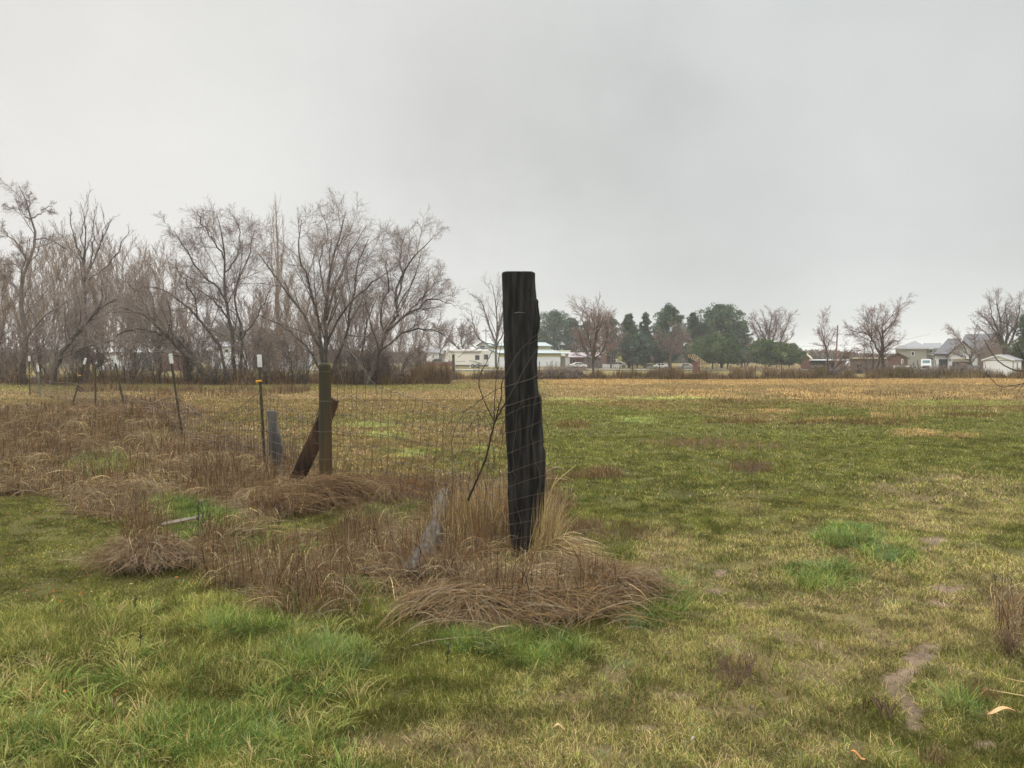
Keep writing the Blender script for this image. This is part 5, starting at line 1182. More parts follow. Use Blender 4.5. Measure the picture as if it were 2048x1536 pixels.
W_brown = P_('brown_board', (.16, .125, .095), scale=4); W_chrome = P_('light_metal', (.4, .4, .4), rough=.35); W_tyre = P_('tyre_rubber', (.018, .018, .018)); W_paint = P_('white_gloss_paint', (.84, .84, .83), (.80, .80, .79), rough=.2); W_lav = P_('pale_lavender_siding', (.55, .58, .62), (.5, .52, .56)); W_purp = P_('mauve_roof', (.25, .21, .22), (.20, .17, .18), scale=6)

def place(px, Y):
    x0 = (px - 1024) / FPX * Y; return (x0, Y, tz(x0, Y))
def hgt(py, Y, z0): return at(1024, py, Y).z - z0
def wid(n, Y): return n / FPX * Y
def window(root, x0, x1, z0, z1, y, name='window', glass=None, frame=None, bars=0, axis='y'):
    fr = MB(); t = .09 if frame else .05
    for a in ((x0, x1, z1 - t, z1), (x0, x1, z0, z0 + t), (x0, x0 + t, z0 + t, z1 - t), (x1 - t, x1, z0 + t, z1 - t)):
        if axis == 'y': fr.box(a[0], a[1], y - .06, y + .02, a[2], a[3])
        else: fr.box(y - .02, y + .06, a[0], a[1], a[2], a[3])
    f = fr.build(name, frame or W_chrome, root)
    g_ = MB()
    if axis == 'y': g_.box(x0 + t, x1 - t, y - .02, y + .01, z0 + t, z1 - t)
    else: g_.box(y - .01, y + .02, x0 + t, x1 - t, z0 + t, z1 - t)
    g_.build('pane', glass or W_glass, f); return f
def gable(root, x0, x1, y0, y1, ze, zr, wall, roofm, along='x', ov=.3, th=.18, wname='wall', rname='roof', zb=0, xr=None):
    """walls and gable roof; ridge along x or y"""
    m = MB(); m2 = MB()
    if along == 'x':
        ym = (y0 + y1) / 2; m.extr_x([(y0, zb), (y1, zb), (y1, ze), (ym, zr - .02), (y0, ze)], x0, x1)
        s = (zr - ze) / (ym - y0)
        m2.extr_x([(y0 - ov, ze - s * ov), (ym, zr), (ym, zr + th), (y0 - ov, ze - s * ov + th)], x0 - ov, x1 + ov); m2.extr_x([(ym, zr), (y1 + ov, ze - s * ov), (y1 + ov, ze - s * ov + th), (ym, zr + th)], x0 - ov, x1 + ov)
    else:
        xm = (x0 + x1) / 2 if xr is None else xr; m.extr_y([(x0, zb), (x1, zb), (x1, ze), (xm, zr - .02), (x0, ze)], y0, y1)
        s = (zr - ze) / (xm - x0); s2 = (zr - ze) / (x1 - xm)
        m2.extr_y([(x0 - ov, ze - s * ov), (xm, zr), (xm, zr + th), (x0 - ov, ze - s * ov + th)], y0 - ov, y1 + ov); m2.extr_y([(xm, zr), (x1 + ov, ze - s2 * ov), (x1 + ov, ze - s2 * ov + th), (xm, zr + th)], y0 - ov, y1 + ov)
    a = m.build(wname, wall, root); b = m2.build(rname, roofm, root); return a, b
def rotz(root, a): root.rotation_euler = (0, 0, a)

# --- barn with raised centre (white, yellow band, teal roof)
Y = 158; L0 = place(998, Y); root = thing('metal_barn', 'long white metal barn with yellow band, raised centre and teal roof behind the black post', 'barn', L0)
zr = hgt(684, Y, L0[2]); 
rotz(root, R(36))
GW, LL = 11.5, 16.5; e1 = 2.9; e2 = 3.75; e3 = 4.25; zr = 5.25
q1, q2 = 3.4, GW - 3.4
# local x along the long wall (to the right, away); local y across the gable (to the left, away)
m = MB(); m.extr_x([(0, 0), (GW, 0), (GW, e1), (q2, e2 - .1), (q1, e2 - .1), (0, e1)], 0, LL); m.build('lower_wall', W_white, root)
m = MB(); m.extr_x([(q1, e2 - .1), (q2, e2 - .1), (q2, e3 + .25), (GW / 2, zr), (q1, e3 + .25)], 0.003, LL - .003); m.build('upper_wall', W_lav, root)
m = MB(); m.box(.01, LL - .01, -.03, 0, 2.15, e1 - .05); m.build('lower_band', W_yellow, root)
m = MB(); m.box(.01, LL - .01, q1 - .03, q1, e2 - .05, e3 + .2); m.build('upper_band', W_yellow, root)
m = MB(); m.extr_x([(-.3, e1 - .1), (q1, e2 - .04), (q1, e2 + .08), (-.3, e1 + .06)], -.25, LL + .25); m.extr_x([(GW + .3, e1 - .1), (GW + .3, e1 + .06), (q2, e2 + .08), (q2, e2 - .04)], -.25, LL + .25); m.build('lean_to_roof', W_teal, root)
m = MB(); m.extr_x([(q1 - .3, e3 + .16), (GW / 2, zr), (GW / 2, zr + .14), (q1 - .3, e3 + .3)], -.25, LL + .25); m.extr_x([(GW / 2, zr), (q2 + .3, e3 + .16), (q2 + .3, e3 + .3), (GW / 2, zr + .14)], -.25, LL + .25); m.build('roof', W_teal, root)
m = MB()
for (a, b) in (((-.28, -.32, e1 - .1), (-.28, q1, e2 - .02)), ((-.28, q1 - .3, e3 + .2), (-.28, GW / 2, zr + .06)), ((-.28, GW / 2, zr + .06), (-.28, q2 + .3, e3 + .2))): m.tube([a, b], .09, 4)
m.tube([(-.02, -.02, 0), (-.02, -.02, e1)], .09, 4); m.tube([(-.25, -.3, e1 - .06), (LL + .25, -.3, e1 - .06)], .08, 4); m.tube([(-.25, q1 - .3, e3 + .18), (LL + .25, q1 - .3, e3 + .18)], .08, 4); m.tube([(LL, -.03, 0), (LL, -.03, e1)], .07, 4)
m.build('trim', W_green, root)
window(root, 5.2, 7.0, 4.05, 4.5, -.01, axis='x')

# --- olive outbuilding and small white shed to its right
Y = 168; L0 = place(1125, Y); root = thing('tan_shed', 'olive tan windowless shed behind the right end of the barn', 'shed', L0); w_ = wid(28, Y)
gable(root, -w_ / 2, w_ / 2, 0, 6, hgt(713, Y, L0[2]), hgt(702, Y, L0[2]), W_olive, W_olive, 'x', .2)
Y = 150; L0 = place(1135, Y); root = thing('narrow_shed', 'narrow white shed with yellow band and dark corner trim next to the white car', 'shed', L0); w_ = wid(9, Y); h = hgt(708, Y, L0[2])
m = MB(); m.box(-w_ / 2, w_ / 2, 0, 3, 0, h); m.build('wall', W_white, root); m = MB(); m.box(-w_ / 2 + .01, w_ / 2 - .01, -.03, 0, h * .72, h - .05); m.build('band', W_yellow, root)
m = MB(); m.extr_x([(-.3, h), (3.2, h + .3), (3.2, h + .4), (-.3, h + .12)], -w_ / 2 - .9, w_ / 2 + .2); m.build('roof', W_teal, root); m = MB(); m.box(w_ / 2, w_ / 2 + .15, -.05, .1, 0, h); m.build('corner_trim', W_green, root)

# --- travel trailer
Y = 147; L0 = place(966, Y); root = thing('travel_trailer', 'large white fifth-wheel travel trailer with dark swoosh stripes parked left of the barn', 'travel trailer', L0); rotz(root, R(-26))
# local: x runs towards the nose (negative), side faces camera
L_ = 8.3; Hh_ = 3.5; b_ = .55
m = MB(); m.extr_y([(0, b_), (0, Hh_ - .12), (-.15, Hh_), (-L_ + .9, Hh_ + .05), (-L_ + .1, Hh_ - .25), (-L_ - .15, Hh_ - 1.1), (-L_ + .35, 1.6), (-L_ + 1.5, 1.25), (-L_ + 1.6, b_)], 0, 2.5); m.build('body', P_('cream_gelcoat', (.80, .77, .70), (.75, .72, .66), rough=.3), root, bevel=.06)
m = MB(); m.box(-.01, .04, .45, 2.1, 1.65, 2.6); m.build('rear_window', W_glass, root)
m = MB(); m.box(-1.7, -.75, -.03, 0, 1.55, 2.45); m.build('side_window', W_glass, root)
m = MB(); m.box(.003, .03, .2, 2.3, .7, 1.25); m.build('rear_panel', W_white, root)
m = MB(); m.box(-L_ + .8, -.3, -.16, 0, Hh_ - .38, Hh_ - .28); m.box(-4.6, -.6, -.14, 0, Hh_ - .62, Hh_ - .54); m.build('awning', P_('grey_awning', (.25, .27, .25)), root)
m = MB()
def swoosh(pts, t_):
    for a, b in zip(pts[:-1], pts[1:]): m.solid([(a[0], -.02, a[1]), (b[0], -.02, b[1]), (b[0], -.003, b[1]), (a[0], -.003, a[1])], [(a[0], -.02, a[1] + t_), (b[0], -.02, b[1] + t_), (b[0], -.003, b[1] + t_), (a[0], -.003, a[1] + t_)])
swoosh([(-6.9, 3.0), (-7.05, 2.5), (-6.9, 2.0), (-6.6, 1.75)], .09); swoosh([(-6.5, 3.0), (-6.7, 2.6), (-6.6, 2.2)], .07); swoosh([(-5.6, 2.0), (-4.8, 2.4), (-4.3, 2.9), (-4.1, 3.05)], .10); swoosh([(-3.0, 1.3), (-2.0, 1.25), (-1.0, 1.0), (-.2, .75)], .10); swoosh([(-5.8, 1.15), (-4.6, 1.2), (-4.0, 1.3)], .06); swoosh([(-2.2, 1.05), (-1.2, .85), (-.3, .65)], .06)
m.build('stripe', P_('grey_black_stripe', (.05, .055, .05)), root)
m = MB(); m.box(-6.2, -.05, .1, 2.3, .22, b_); m.build('underbody', P_('grey_skirt', (.12, .13, .11)), root)
for xw in (-2.25, -1.25):
    m = MB(); m.tube([(xw, -.02, .38), (xw, .25, .38)], .38, 16); wh = m.build('wheel', W_tyre, root); m = MB(); m.tube([(xw, -.05, .38), (xw, -.02, .38)], .18, 12); m.build('rim', W_chrome, wh)
m = MB(); m.box(-L_ + 1.9, -L_ + 2.1, .2, .4, 0, .6); m.box(-2.9, -2.75, -.02, .1, 0, .5); m.build('jack', W_white, root)
m = MB(); m.box(.02, .07, .08, .2, .9, 1.02); m.build('tail_light', P_('red_lens', (.35, .02, .02)), root); m = MB(); m.box(.02, .07, 2.3, 2.42, .9, 1.02); m.build('tail_light', P_('red_lens2', (.35, .02, .02)), root)
for xv in (-5.4, -3.2, -1.6): m = MB(); m.box(xv, xv + .5, .9, 1.4, Hh_ + .0, Hh_ + .2); m.build('roof_vent', W_white, root)

# --- cars
def car(px, Y, Lc, label, m_body, rz=0, group=None, cat='car', flip=1, suv=False):
    loc = place(px, Y); root = thing('parked_car', label, cat, loc, group); rotz(root, rz); s = Lc / 4.6; f = flip; hh = 1.15 if suv else 1.0
    pr = [(-2.3, .35), (-2.28, .72), (-2.1, .9), (-1.45, .98), (-.9, 1.38 * hh), (-.2, 1.5 * hh), (.7, 1.46 * hh), (1.5, 1.12 * hh), (2.15, .98), (2.3, .7), (2.25, .35)]
    m = MB(); m.extr_y([(f * a * s, b * s) for a, b in pr][::f], 0, 1.8 * s); m.build('body', m_body, root, bevel=.07)
    m = MB(); m.extr_y([(f * a * s, b * s) for a, b in [(-1.3, 1.0), (-.85, 1.32 * hh), (-.2, 1.42 * hh), (-.1, 1.42 * hh), (-.1, 1.0)]][::f], -.015, .02); m.build('side_window', W_glass, root)
    m = MB(); m.extr_y([(f * a * s, b * s) for a, b in [(0, 1.0), (0, 1.42 * hh), (.65, 1.38 * hh), (1.25, 1.08 * hh), (1.2, 1.0)]][::f], -.015, .02); m.build('side_window', W_glass, root)
    for xw in (-1.4, 1.4):
        m = MB(); m.tube([(f * xw * s, -.03, .33 * s), (f * xw * s, .2, .33 * s)], .34 * s, 16); wh = m.build('wheel', W_tyre, root); m = MB(); m.tube([(f * xw * s, -.05, .33 * s), (f * xw * s, -.03, .33 * s)], .2 * s, 12); m.build('rim', W_chrome, wh)
    m = MB(); m.box(f * 2.2 * s - .06, f * 2.2 * s + .06, .1, .4, .7 * s, .85 * s); m.build('tail_light' if f > 0 else 'headlight', W_chrome, root)
    return root
car(1157, 143, 3.3 * 1.0, 'white rounded car parked beside the narrow white shed', W_paint, 0, flip=-1)
GC = 'vehicles seen under the pines'
car(1236, 150, 3.6, 'pale vehicle in front of the yellow truck box under the pines', W_paint, 0, GC)
car(1322, 142, 2.9, 'white pickup-sized car glimpsed under the broad pine left of the light pole', W_paint, 0, GC)
car(1300, 144, 2.6, 'silver car glimpsed left of the white one under the broad pine', W_chrome, 0, GC)
car(1632, 134, 3.0, 'pale grey car parked under the brick carport', W_chrome, 0, None)
car(1372, 141, 2.8, 'grey car left of the yellow hay rake', W_chrome, 0, GC)
car(876, 180, 4.6, 'grey blue pickup parked before the tan garage', P_('slate_paint', (.14, .17, .19)), 0, None, 'pickup', suv=True)
# yellow box truck
loc = place(1249, 152); root = thing('box_truck', 'yellow box truck half hidden under the pines right of the porch', 'truck', loc); m = MB(); m.box(-1.3, 1.6, 0, 2.2, .9, 2.3); m.build('cargo_box', P_('yellow_paint', (.48, .46, .10)), root); m = MB(); m.box(-2.6, -1.35, .1, 2.1, .5, 1.7); m.build('cab', W_paint, root, bevel=.1)
m = MB(); m.box(-1.3, 1.6, .1, 2.1, .5, .88); m.build('chassis', W_black, root)
for xw in (-2, 1): m = MB(); m.tube([(xw, -.02, .4), (xw, .3, .4)], .4, 12); m.build('wheel', W_tyre, root)
m = MB(); m.box(-2.3, -1.7, .06, .1, 1.1, 1.55); m.build('side_window', W_glass, root)

# --- brown house with chimney wall and porch
Y = 145; L0 = place(1190, Y); root = thing('brick_house', 'low brown brick house with tall tan chimney wall and porch behind the slim red tree', 'house', L0)
z0 = L0[2]; X = lambda p: wid(p - 1190, Y); Zh = lambda p: hgt(p, Y, z0)
m = MB(); m.box(X(1140), X(1168), .5, 7, 0, Zh(713)); m.build('red_wall', W_red, root)
m = MB(); m.box(X(1168) + .003, X(1201), 0, 7, 0, Zh(716)); m.build('wall', W_brick, root)
m = MB(); m.extr_x([(-.4, Zh(715)), (3.5, Zh(706)), (7.4, Zh(715)), (7.4, Zh(714)), (3.5, Zh(704.5)), (-.4, Zh(714))], X(1136), X(1201) - .02); m.build('roof', W_purp, root)
m = MB(); m.box(X(1201), X(1213), -.35, 3.5, 0, Zh(710)); m.build('chimney_wall', P_('tan_brick', (.24, .155, .13), scale=6), root); m = MB(); m.box(X(1201) + .004, X(1213) - .004, -.33, 3.4, Zh(710), Zh(701)); m.build('chimney_top', P_('yellow_tan_siding', (.34, .31, .18)), root)
m = MB(); m.box(X(1213), X(1226), 1, 5, 0, Zh(713)); m.build('porch_wall', W_red, root); m = MB(); m.extr_y([(X(1213), Zh(710)), (X(1231), Zh(714)), (X(1231), Zh(713)), (X(1213), Zh(708.6))], -.3, 5.2); m.build('porch_roof', W_purp, root)
m = MB(); m.box(X(1221), X(1222.6), -.2, 0, 0, Zh(713)); m.build('porch_post', P_('tan_post', (.3, .26, .2)), root)
window(root, X(1216), X(1219), Zh(732), Zh(718), .98); window(root, X(1188), X(1198), .1, Zh(722), -.02, name='garage_door', glass=P_('grey_door', (.14, .13, .12)))
window(root, X(1145), X(1150), Zh(726), Zh(718), .48)
# fence rails white
def rail_fence(px0, px1, Y, h, label, m_=None, n=6, name='rail_fence'):
    loc = place((px0 + px1) / 2, Y); hw_ = wid(px1 - px0, Y) / 2; root = thing(name, label, 'fence', loc)
    for z_ in (.35, .8):
        m = MB(); m.box(-hw_, hw_, -.03, .03, h * z_, h * z_ + .12); m.build('rail', m_ or W_white, root)
    for i in range(n):
        xq = -hw_ + 2 * hw_ * i / (n - 1); m = MB(); m.box(xq - .06, xq + .06, .031, .14, -.1, h); m.build('post', m_ or W_white, root)
rail_fence(1206, 1219, 140, .75, 'white rail fence below the chimney wall'); rail_fence(1225, 1237, 140, .75, 'short white rail fence right of the porch post', n=4)
# --- buildings behind the left tree row
def simple_house(name, px0, px1, pe, pr, Y, label, wall, roof, along='x', dep=7, wins=(), door=None, cat='house', xr=None):
    loc = place((px0 + px1) / 2, Y); hw_ = wid(px1 - px0, Y) / 2; root = thing(name, label, cat, loc); z0 = loc[2]
    gable(root, -hw_, hw_, 0, dep, hgt(pe, Y, z0), hgt(pr, Y, z0), wall, roof, along, .3, xr=xr)
    for (a, b, c_, d_) in wins: window(root, wid(a - (px0 + px1) / 2, Y), wid(b - (px0 + px1) / 2, Y), hgt(c_, Y, z0), hgt(d_, Y, z0), -.01, frame=W_white)
    if door: a, b, d_ = door; m = MB(); m.box(wid(a - (px0 + px1) / 2, Y), wid(b - (px0 + px1) / 2, Y), -.04, 0, .05, hgt(d_, Y, z0)); m.build('garage_door', W_white, root)
    return root
simple_house('long_house', 192, 262, 706, 698, 120, 'long white house seen through the branches above the tilted T-posts', W_white, W_chrome, wins=((205, 212, 716, 709), (240, 248, 716, 709)), dep=8)
simple_house('green_house', 262, 310, 705, 697, 124, 'teal green house next to the long white one behind the branches', W_teal, W_white, dep=8, wins=((275, 282, 714, 708),))
simple_house('red_house', 322, 372, 706, 696, 118, 'red brick house behind the heavy leaning trunk', W_red, W_greyroof, dep=8, wins=((345, 350, 714, 708),))
simple_house('white_house', 425, 505, 694, 685, 135, 'white house seen between the trunks of the two-trunked tree', W_white, W_greyroof, dep=8, wins=((450, 458, 706, 698), (475, 482, 706, 698)))
simple_house('distant_house', 560, 625, 705, 696, 140, 'pale far house low behind the shrubs left of the round post', W_lav, W_greyroof, wins=((575, 582, 714, 709),))
simple_house('gabled_shed', 821, 849, 704, 696, 112, 'small brown gabled shed behind the post leaning left', P_('dusty_brown_board', (.16, .11, .085), scale=3), W_chrome, 'y', dep=6, cat='shed', wins=((826, 829, 714, 709),))
simple_house('white_house', 853, 878, 706, 698, 190, 'white house farther back right of the gabled shed', W_white, W_greyroof, wins=((865, 869, 716, 710),))
simple_house('dark_house', 868, 885, 708, 701, 196, 'slate coloured house left of the tan garage', P_('slate_siding', (.12, .14, .16)), W_greyroof, wins=((872, 876, 718, 712),))
simple_house('tan_garage', 884, 903, 711, 704, 175, 'tan gabled garage with white door left of the travel trailer', P_('tan_siding', (.36, .29, .21)), W_greyroof, 'y', door=(889, 899, 714), cat='garage')
loc = place(878, 165); root = thing('brick_wall', 'low red brick wall in front of the tan garage', 'wall', loc); m = MB(); m.box(-4.2, 4.2, 0, .3, 0, .9); m.build('wall', W_red, root); m = MB(); m.box(-4.25, 4.25, -.05, .35, .9, 1.0); m.build('coping', W_brick, root)
# --- right hand buildings
Y = 132; L0 = place(1670, Y); root = thing('brick_ranch', 'low red brick ranch house with a carport left of the reddish utility pole', 'house', L0); X = lambda p: wid(p - 1670, Y); Zh = lambda p: hgt(p, Y, L0[2])
gable(root, X(1600), X(1618), 0, 8, Zh(715.5), Zh(708), W_red, W_cream, 'y')
m = MB(); m.box(X(1618) + .003, X(1700), 3.6, 8, 0, Zh(721)); m.build('carport_wall', W_brown, root); m = MB(); m.box(X(1617), X(1702), -.2, 8.2, Zh(721) + .004, Zh(719.5)); m.build('carport_roof', W_white, root)
for p in (1619, 1650, 1668): m = MB(); m.box(X(p), X(p) + .15, .1, .25, 0, Zh(721)); m.build('carport_post', W_brown, root)
m = MB(); m.box(X(1668), X(1700), .5, 3.5, 0, Zh(722)); m.build('side_wall', P_('tan_board', (.26, .22, .17)), root)
Y = 100; L0 = place(1735, Y); root = thing('open_shed', 'long grey brown shed with pale flat roof edge behind the broad drooping tree', 'shed', L0); w_ = wid(36, Y)
m = MB(); m.box(-w_, w_, 0, 5, 0, hgt(717.5, Y, L0[2])); m.build('wall', W_brown, root); m = MB(); m.box(-w_ - .1, w_ + .1, -.3, 5.2, hgt(717.4, Y, L0[2]), hgt(715.5, Y, L0[2])); m.build('roof', W_cream, root); m = MB(); m.box(-w_ * .6, -w_ * .3, -.03, 0, 0, 1.2); m.build('door', W_black, root)
Y = 118; L0 = place(1702, Y); root = thing('propane_tank', 'pale white rounded storage tank left of the long grey brown shed', 'tank', L0); m = MB(); m.tube([(-.9, .4, 1.0), (-.75, .4, 1.0), (.75, .4, 1.0), (.9, .4, 1.0)], [.25, .5, .5, .25], 14); m.build('tank', W_white, root); m = MB(); m.box(-.6, -.4, .1, .7, 0, .55); m.box(.4, .6, .1, .7, 0, .55); m.build('stand', W_steel if False else M_steel, root)
Y = 112; L0 = place(1792, Y); simple_house('red_cabin', 1775, 1815, 717, 707, Y, 'small red brown building with pale green door in front of the grey house', P_('rust_brown_board', (.17, .09, .06), scale=4), P_('brown_shingle', (.12, .08, .06), scale=6), 'y', dep=5, wins=((1802, 1806, 727, 718),))
# grey hip roof house
Y = 150; L0 = place(1825, Y); root = thing('grey_house', 'two-storey sage grey house with hipped shingle roof right of the broad drooping tree', 'house', L0); X = lambda p: wid(p - 1825, Y); Zh = lambda p: hgt(p, Y, L0[2])
m = MB(); m.box(X(1790), X(1853), 0, 9, 0, Zh(698)); m.build('wall', W_sage, root); m = MB(); m.box(X(1788), X(1866), -.35, 9.3, Zh(698), Zh(696.3)); m.build('fascia', W_white, root)
e = Zh(696.2); t = Zh(681); xl, xr_ = X(1787), X(1858); m = MB(); v0 = [(xl, -.4, e), (xr_, -.4, e), (xr_, 9.4, e), (xl, 9.4, e)]; rp = (X(1829), 4.0, t); rq = (X(1829), 5.2, t)
m.v = v0 + [rp, rq]; m.f = [(0, 1, 4), (1, 2, 5, 4), (2, 3, 5), (3, 0, 4, 5), (3, 2, 1, 0)]; m.build('roof', W_greyroof, root)
m = MB(); m.box(X(1853) + .003, X(1880), 1.5, 8, 0, Zh(698)); m.build('wing_wall', W_sage, root); m = MB(); m.extr_x([(1.1, Zh(697)), (4.5, Zh(687)), (8.2, Zh(697)), (8.2, Zh(696)), (4.5, Zh(685.6)), (1.1, Zh(696))], X(1846), X(1882)); m.build('wing_roof', W_greyroof, root)
window(root, X(1821.5), X(1828.5), Zh(711.5), Zh(703), -.01, frame=W_white); window(root, X(1857), X(1865), Zh(706), Zh(699), 1.49, frame=W_white); window(root, X(1856), X(1866), Zh(722), Zh(714), 1.49, frame=W_white)
m = MB(); m.extr_y([(X(1854), Zh(708)), (X(1868), Zh(711)), (X(1868), Zh(710)), (X(1854), Zh(707))], .3, 1.4); m.build('porch_roof', W_white, root)
# white farmhouse garage
Y = 118; L0 = place(1910, Y); root = thing('white_garage_house', 'white house with dark shingle roofs, two black garage doors and a small red sign', 'house', L0); X = lambda p: wid(p - 1910, Y); Zh = lambda p: hgt(p, Y, L0[2])
m = MB(); m.box(X(1868), X(1897), 1.2, 10, 0, Zh(710)); m.build('left_wall', W_white, root)
m = MB(); f_ = [(X(1866), .8, Zh(710)), (X(1897.5), .8, Zh(710)), (X(1922), 6, Zh(677.5)), (X(1894), 6, Zh(677.5))]; m.solid(f_, [(a, b, c + .18) for a, b, c in f_]); f_ = [(X(1897.5), 11, Zh(708)), (X(1866), 11, Zh(708)), (X(1894), 6.02, Zh(677.5)), (X(1922), 6.02, Zh(677.5))]; m.solid(f_, [(a, b, c + .18) for a, b, c in f_]); m.poly([(X(1866), .8, Zh(709.5)), (X(1894), 6, Zh(677)), (X(1866), 11, Zh(707.5))]); m.build('left_roof', W_darkroof, root)
m = MB(); m.box(X(1866.5), X(1897), .72, .8, Zh(711.3), Zh(709.7)); m.build('gutter', W_black, root)
gable(root, X(1897) + .003, X(1952), 0, 9, Zh(710), Zh(685), W_white, W_darkroof, 'y', .45, wname='gable_wall', rname='gable_roof', xr=X(1925))
m = MB()
for a_, b_ in (((X(1896.5), Zh(710.5)), (X(1925), Zh(684.5))), ((X(1925), Zh(684.5)), (X(1952.5), Zh(710.5)))): m.solid([(a_[0], -.53, a_[1]), (b_[0], -.53, b_[1]), (b_[0], -.46, b_[1]), (a_[0], -.46, a_[1])], [(a_[0], -.53, a_[1] + .28), (b_[0], -.53, b_[1] + .28), (b_[0], -.46, b_[1] + .28), (a_[0], -.46, a_[1] + .28)])
m.build('bargeboard', P_('dark_brown_trim', (.05, .03, .03)), root)
window(root, X(1923.5), X(1925.5), Zh(700), Zh(694), -.01, name='gable_vent', glass=W_black)
for (a, b, pt) in ((1875.5, 1896, 717),): window(root, X(a), X(b), .05, Zh(pt), 1.19, name='garage_door', glass=W_black, frame=W_white)
gd = window(root, X(1903), X(1943.5), .05, Zh(722.5), -.01, name='garage_door', glass=W_black, frame=W_white)
m = MB(); m.box(X(1917), X(1930.5), -.06, -.025, Zh(729), Zh(726)); sg = m.build('sign', P_('red_sign', (.50, .07, .06)), root)
m = MB()
for i in range(9): xq = X(1918.3) + i * (X(1929.2) - X(1918.3)) / 9; m.box(xq, xq + .05, -.066, -.0605, Zh(728.3), Zh(726.8)); m.box(xq + .051, xq + .08, -.066, -.0605, Zh(728.3 - (i % 3) * .4), Zh(727.9 - (i % 3) * .4))
m.build('lettering', W_white, sg)
for p in (1898, 1944): m = MB(); m.box(X(p), X(p + 4.5), -.12, -.003, 0, Zh(731)); m.build('stone_pier', P_('stone_veneer', (.33, .27, .22), scale=6), root); m = MB(); m.box(X(p) + 1 * .05, X(p + 3), -.16, -.003, Zh(722), Zh(718)); m.build('wall_lamp', W_black, root)
m = MB(); m.extr_y([(X(1904), Zh(719)), (X(1944), Zh(719)), (X(1944), Zh(718)), (X(1924), Zh(717)), (X(1904), Zh(718))], -.5, -.003); m.build('canopy', P_('tan_canopy', (.45, .36, .25)), root)
# large dark roofed part behind
Y = 128; L0 = place(1970, Y); root = thing('brown_gable_house', 'large house with dark roof and brown board gable behind the vase-shaped tree', 'house', L0); X = lambda p: wid(p - 1970, Y); Zh = lambda p: hgt(p, Y, L0[2])
m = MB(); f_ = [(X(1915), 0, Zh(702)), (X(1990), 0, Zh(702)), (X(1990), 5, Zh(668)), (X(1927), 5, Zh(669))]; m.solid(f_, [(a, b, c + .2) for a, b, c in f_]); m.build('main_roof', W_darkroof, root)
gable(root, X(1955), X(2028), -1, 8, Zh(704), Zh(667), P_('brown_board_batten', (.15, .10, .065), scale=3), W_darkroof, 'y', .5, wname='gable_wall', rname='gable_roof', xr=X(1988))
m = MB(); m.box(X(1920), X(1955) - .004, .3, 8, 0, Zh(702)); m.build('side_wall', W_white, root)
window(root, X(2000), X(2006), Zh(722), Zh(708), -1.01, frame=W_white)
# white shed in front
Y = 84; L0 = place(1966, Y); root = thing('white_shed', 'small white shed with grey roof and dark corner trim at the right edge', 'shed', L0); rotz(root, R(0)); X = lambda p: wid(p - 1966, Y); Zh = lambda p: hgt(p, Y, L0[2])
Wd = 2.84; Dp = 3.3; He = 1.80; Hr = 2.32; L0z = .1
root.location = place(1966.5, 85.5)
rotz(root, R(-47))
# gable faces the camera, side wall on the right
m = MB(); m.extr_y([(0, L0z), (Wd, L0z), (Wd, He), (Wd / 2, Hr), (0, He)], 0, Dp); m.build('wall', W_white, root)
m = MB(); s = (Hr - He) / (Wd / 2); m.extr_y([(-.15, He - s * .15 + .01), (Wd / 2, Hr + .01), (Wd / 2, Hr + .1), (-.15, He - s * .15 + .1)], -.15, Dp + .15); m.extr_y([(Wd / 2, Hr + .01), (Wd + .15, He - s * .15 + .01), (Wd + .15, He - s * .15 + .1), (Wd / 2, Hr + .1)], -.15, Dp + .15); m.build('roof', W_greyroof, root)
m = MB(); m.box(-.02, Wd + .02, -.03, 0, He - .04, He + .01); m.box(Wd, Wd + .05, -.05, .06, L0z, He); m.build('trim', W_steel if False else P_('grey_trim', (.10, .10, .11)), root)
m = MB(); m.extr_y([(-.17, He - s * .15 - .02), (Wd / 2, Hr - .02), (Wd / 2, Hr + .11), (-.17, He - s * .15 + .11)], -.19, -.155); m.extr_y([(Wd / 2, Hr - .02), (Wd + .17, He - s * .15 - .02), (Wd + .17, He - s * .15 + .11), (Wd / 2, Hr + .11)], -.19, -.155); m.build('bargeboard', W_white, root)
wn = MB(); wn.box(Wd, Wd + .03, 1.5, 1.85, .75, 1.5); wn.build('side_window', W_glass, root)
m = MB(); m.box(0, Wd, .02, Dp, -.1, L0z - .003); m.build('base', W_black, root)
# rails / dark kerb line before the right houses
loc = place(1900, 80); root = thing('low_plank_fence', 'long dark low plank fence running to the white shed', 'fence', loc)
m = MB(); m.box(-3.5, 3.3, -.03, .03, .05, .22); m.build('plank', W_black, root)
for i in range(6): m = MB(); m.box(-3.4 + i * 1.3, -3.3 + i * 1.3, .031, .1, -.1, .35); m.build('post', W_black, root)
# picket fence pieces and vehicles before the right houses
rail_fence(1788, 1836, 104, 1.0, 'white fence in front of the grey house', n=14, name='white_fence')
loc = place(1852, 106); root = thing('parked_jeep', 'pale boxy off-road vehicle with teal windshield facing the camera beside the white garage', 'jeep', loc)
m = MB(); m.box(-.75, .75, 0, 2.6, .45, 1.15); m.build('body', W_paint, root, bevel=.06); m = MB(); m.box(-.7, .7, .9, 2.5, 1.153, 1.85); m.build('cabin', W_white, root, bevel=.05); m = MB(); m.box(-.5, .5, .87, .9, 1.3, 1.7); m.build('windshield', P_('teal_glass', (.16, .25, .25), rough=.15), root)
m = MB(); m.box(-.5, .5, -.05, 0, .6, .95); m.build('grille', W_black, root)
for x_ in (-.7, .55): m = MB(); m.tube([(x_, .4, .36), (x_ + .18, .4, .36)], .36, 14); m.build('wheel', W_tyre, root)
car(1957, 100, 2.9, 'dark vehicle between the white garage and the white shed', W_black, R(70), None, suv=True)
